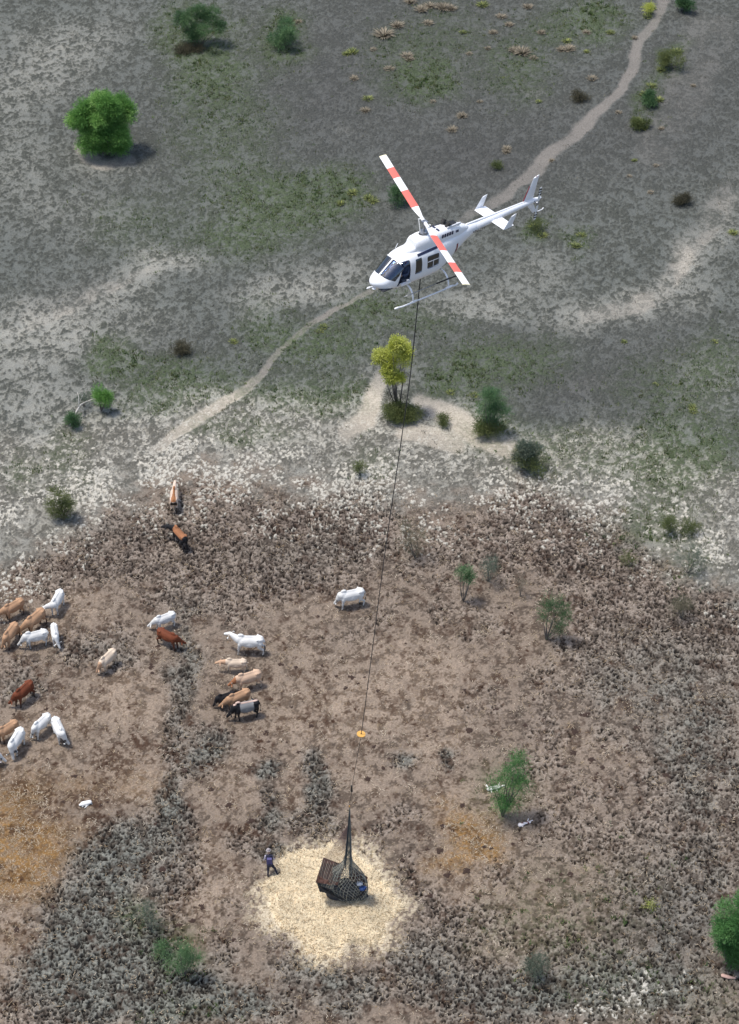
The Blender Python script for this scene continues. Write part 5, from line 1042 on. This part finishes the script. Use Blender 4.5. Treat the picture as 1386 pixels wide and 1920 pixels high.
bush('small_bush', 'small green bush below the helicopter tail rotor', (1005, 435), (1005, 425), 18, 14, 'olive', .7, .15, .045, 8, trunk=.02)
bush('small_bush', 'yellow green weed clump low among grey mud near the dense edge tree', (1222, 1706), (1222, 1700), 18, 9, 'yellow', .5, .12, .03, 7, trunk=0)
bush('small_bush', 'tiny bush beside the tail boom', (930, 316), (930, 311), 9, 7, 'olive', 1.8, .15, .05, 5, trunk=.01)
bush('small_bush', 'small dark bush beside the dusty track above the tail fin', (1088, 190), (1086, 184), 20, 12, 'brown', .9, .16, .05, 7, trunk=.01)

# fallen bleached branches
def fallen():
    g = G(150, 790); root = empty('fallen_branch', g); tag(root, 'pale bleached fallen branches between the vivid green bush and the dull clump', 'branch')
    def p(x, y, z): return GY(x, y, g[1] + 0.0) * 0 + (G(x, y, z) - g)
    mb = MB(); mb.tube([p(131, 798, .1), p(138, 782, .5), p(143, 772, .7), p(151, 759, .9), (p(163, 752, .9))], [.05, .055, .06, .05, .03], 6); mb.tube([p(148, 762, .9), p(148, 745, 1.3), p(145, 735, 1.5)], [.035, .025, .012], 5)
    mb.tube([p(160, 754, .9), p(175, 748, 1.0), p(184, 743, 1.0)], [.035, .035, .02], 5); mb.tube([p(147, 765, .8), p(156, 770, .4), p(155, 785, .1)], [.03, .025, .015], 5); mb.tube([p(149, 755, 1.0), p(155, 741, 1.2)], [.025, .01], 5); mb.tube([p(172, 746, 1.0), p(184, 739, 1.2)], [.03, .015], 5)
    mb.build('bare_branches', M['dead_wood'], root, True)
fallen()

# ------------------------------------------------------------------ grass tussocks, each a plant of its own
def tussock_mesh(seed, cols, n=170, r=.22, h=.34):
    rr = np.random.default_rng(seed); a = rr.random(n) * 2 * np.pi; q = rr.random(n) ** .5
    P = np.stack([np.cos(a) * q * r * .5, np.sin(a) * q * r * .5, np.zeros(n)], 1); d = np.stack([np.cos(a) * (.35 + q), np.sin(a) * (.35 + q), 1.1 - .5 * q + .2 * rr.random(n)], 1) * (h * (.6 + .6 * rr.random((n, 1)))); sd = np.stack([-np.sin(a), np.cos(a), 0 * a], 1) * .02
    tip = P + d; tip[:, 2] -= .25 * h * q; m_ = P + d * .55
    V = np.stack([P - sd, P + sd, m_ + sd * .8, tip, m_ - sd * .8], 1).reshape(-1, 3); i = np.arange(n) * 5
    F = np.concatenate([np.stack([i, i + 1, i + 2, i + 4], 1), np.stack([i + 4, i + 2, i + 3, i + 3], 1)])
    Fl = [tuple(f) for f in F[:n]] + [tuple(f[:3]) for f in F[n:]]; me = mesh_np('tussock', V, Fl)
    cc = np.array([c[:3] for c in cols])[rr.integers(0, len(cols), n)]; set_tint(me, np.repeat(cc, 5, 0)); me.materials.append(M['straw']); return me
TM = {'tan': [tussock_mesh(k, GR['straw']) for k in range(4)], 'green': [tussock_mesh(k + 9, GR['olive'] + GR['olive'] + [A(186, 192, 110)]) for k in range(4)]}
TUS = {'tan': '720 62 26;745 46 18;685 206 13;730 128 14;763 103 16;768 110 12;980 96 22;965 92 16;1066 90 18;1052 92 14;866 216 15;848 242 15;1110 146 14;950 278 13;949 284 11;664 146 13;790 16 18;806 10 16;830 12 20;846 14 16;803 42 14;770 2 16;1015 60 12;940 30 14;955 45 12;925 60 12;1000 108 11;900 190 8;1160 210 9;812 190 9;1230 310 8;1240 240 9;560 40 10;1035 300 8;990 12 14;700 92 10;880 100 9;1100 60 12;915 90 9;1190 70 9;1220 360 9;1300 160 8;1180 330 8',
       'green': '690 184 14;1063 76 13;1240 130 14;1246 118 13;1236 186 13;1195 226 16;1206 238 14;1213 30 13;1222 14 12;1100 96 9;1208 176 14;1222 160 13;1270 96 14;1375 435 14;1080 460 14;1090 440 12;1001 424 14;1017 440 14;868 60 10;660 96 16;905 8 16;650 100 12;1190 300 8;1010 190 9;1145 60 12;660 360 14;690 370 14;640 380 12;700 376 14;1300 770 12;1298 762 12;845 735 12;890 740 12;438 640 12;607 612 12;600 620 10;1340 640 10;1230 720 9;1170 640 9'}
for kd, lb in (('tan', 'dry tan grass tussock on the dark grey ground'), ('green', 'yellow green grass tussock on the grey ground')):
    for n_, q in enumerate(TUS[kd].split(';')):
        x_, y_, w_ = map(float, q.split()); o = bpy.data.objects.new('grass_tussock', TM[kd][n_ % 4]); COL.objects.link(o)
        o.location = G(x_, y_ + w_ * .2); k = w_ / scale_at(y_) / .62; o.scale = (k * 1.1, k * 1.1, k * .85); o.rotation_euler = (0, 0, n_ * 1.7)
        tag(o, lb, 'tussock', 'dry tan tussocks on the dark slope' if kd == 'tan' else 'yellow green tussocks on the grey slope')

# ------------------------------------------------------------------ dung pats
M['dung'] = mat('dried_dung', A(62, 44, 34), .95, .35, 9, bump=.5)
DM = []
for k in range(6):
    rr = np.random.default_rng(k + 40); b = MB(); nu = 14; an = np.linspace(0, 2 * np.pi, nu, endpoint=False); w_ = 1 + .9 * (rr.random(nu) - .5)
    b.rings([[(.5 * q * w_[j] * math.cos(a), .42 * q * w_[j] * math.sin(a), z) for j, a in enumerate(an)] for q, z in ((1, -.02), (.97, .05), (.75, .10), (.5, .085), (.42, .12), (.12, .13))]); me = b.mesh('dung_pat', True); me.materials.append(M['dung']); DM.append(me)
rr = np.random.default_rng(77); ND = 0
hand = '610 1440;555 1252;527 1246;640 1130;575 1195;648 1290;660 1270;870 1295;930 1330;1000 1310;985 1360;880 1370;1018 1348;1078 1372;1100 1340;1075 1412;1130 1400;1175 1398;1195 1365;1250 1455;1130 1440;1110 1425;700 1400;720 1440;500 1375;430 1510;470 1540;395 1480;585 1360;345 1445;380 1700;335 1735;360 1727;30 1745;100 1700;305 1630;140 1455;190 1510;830 1550;868 1510;940 1490;825 1595;840 1640;875 1633;805 1680;690 1460;1090 1340;1070 1640;1030 1650;650 1410;560 1410;478 1262;297 1212;285 1252;337 1350;980 1175;960 1150'
pts = [tuple(map(float, q.split())) for q in hand.split(';')]
cand = np.stack([rr.random(1500) * 1386, 1090 + rr.random(1500) * 790], 1); gx = np.array([G(*c) for c in cand]); mk = masks(gx[:, 0].astype(np.float32), gx[:, 1].astype(np.float32)); cl = vn(gx[:, 0] * .25, gx[:, 1] * .25, 55)
ok = (mk['hay'] < .05) & (mk['low'] > .8) & (mk['pug'] < .6) & (rr.random(1500) < .30 * sst(.3, .7, cl))
pts += [tuple(c) for c in cand[ok]][:200]
for n_, (x_, y_) in enumerate(pts):
    o = bpy.data.objects.new('dung_pat', DM[n_ % 6]); COL.objects.link(o); o.location = G(x_, y_) + np.array([0, 0, .0]); k = (.24 + .26 * rr.random()) * (1.05 if n_ < 54 else .62); o.scale = (k, k * .9, k * .6); o.rotation_euler = (0, 0, rr.random() * 6)
    tag(o, 'dark brown dried dung pat on the trampled brown ground', 'dung pat', 'dung pats on the trampled ground')
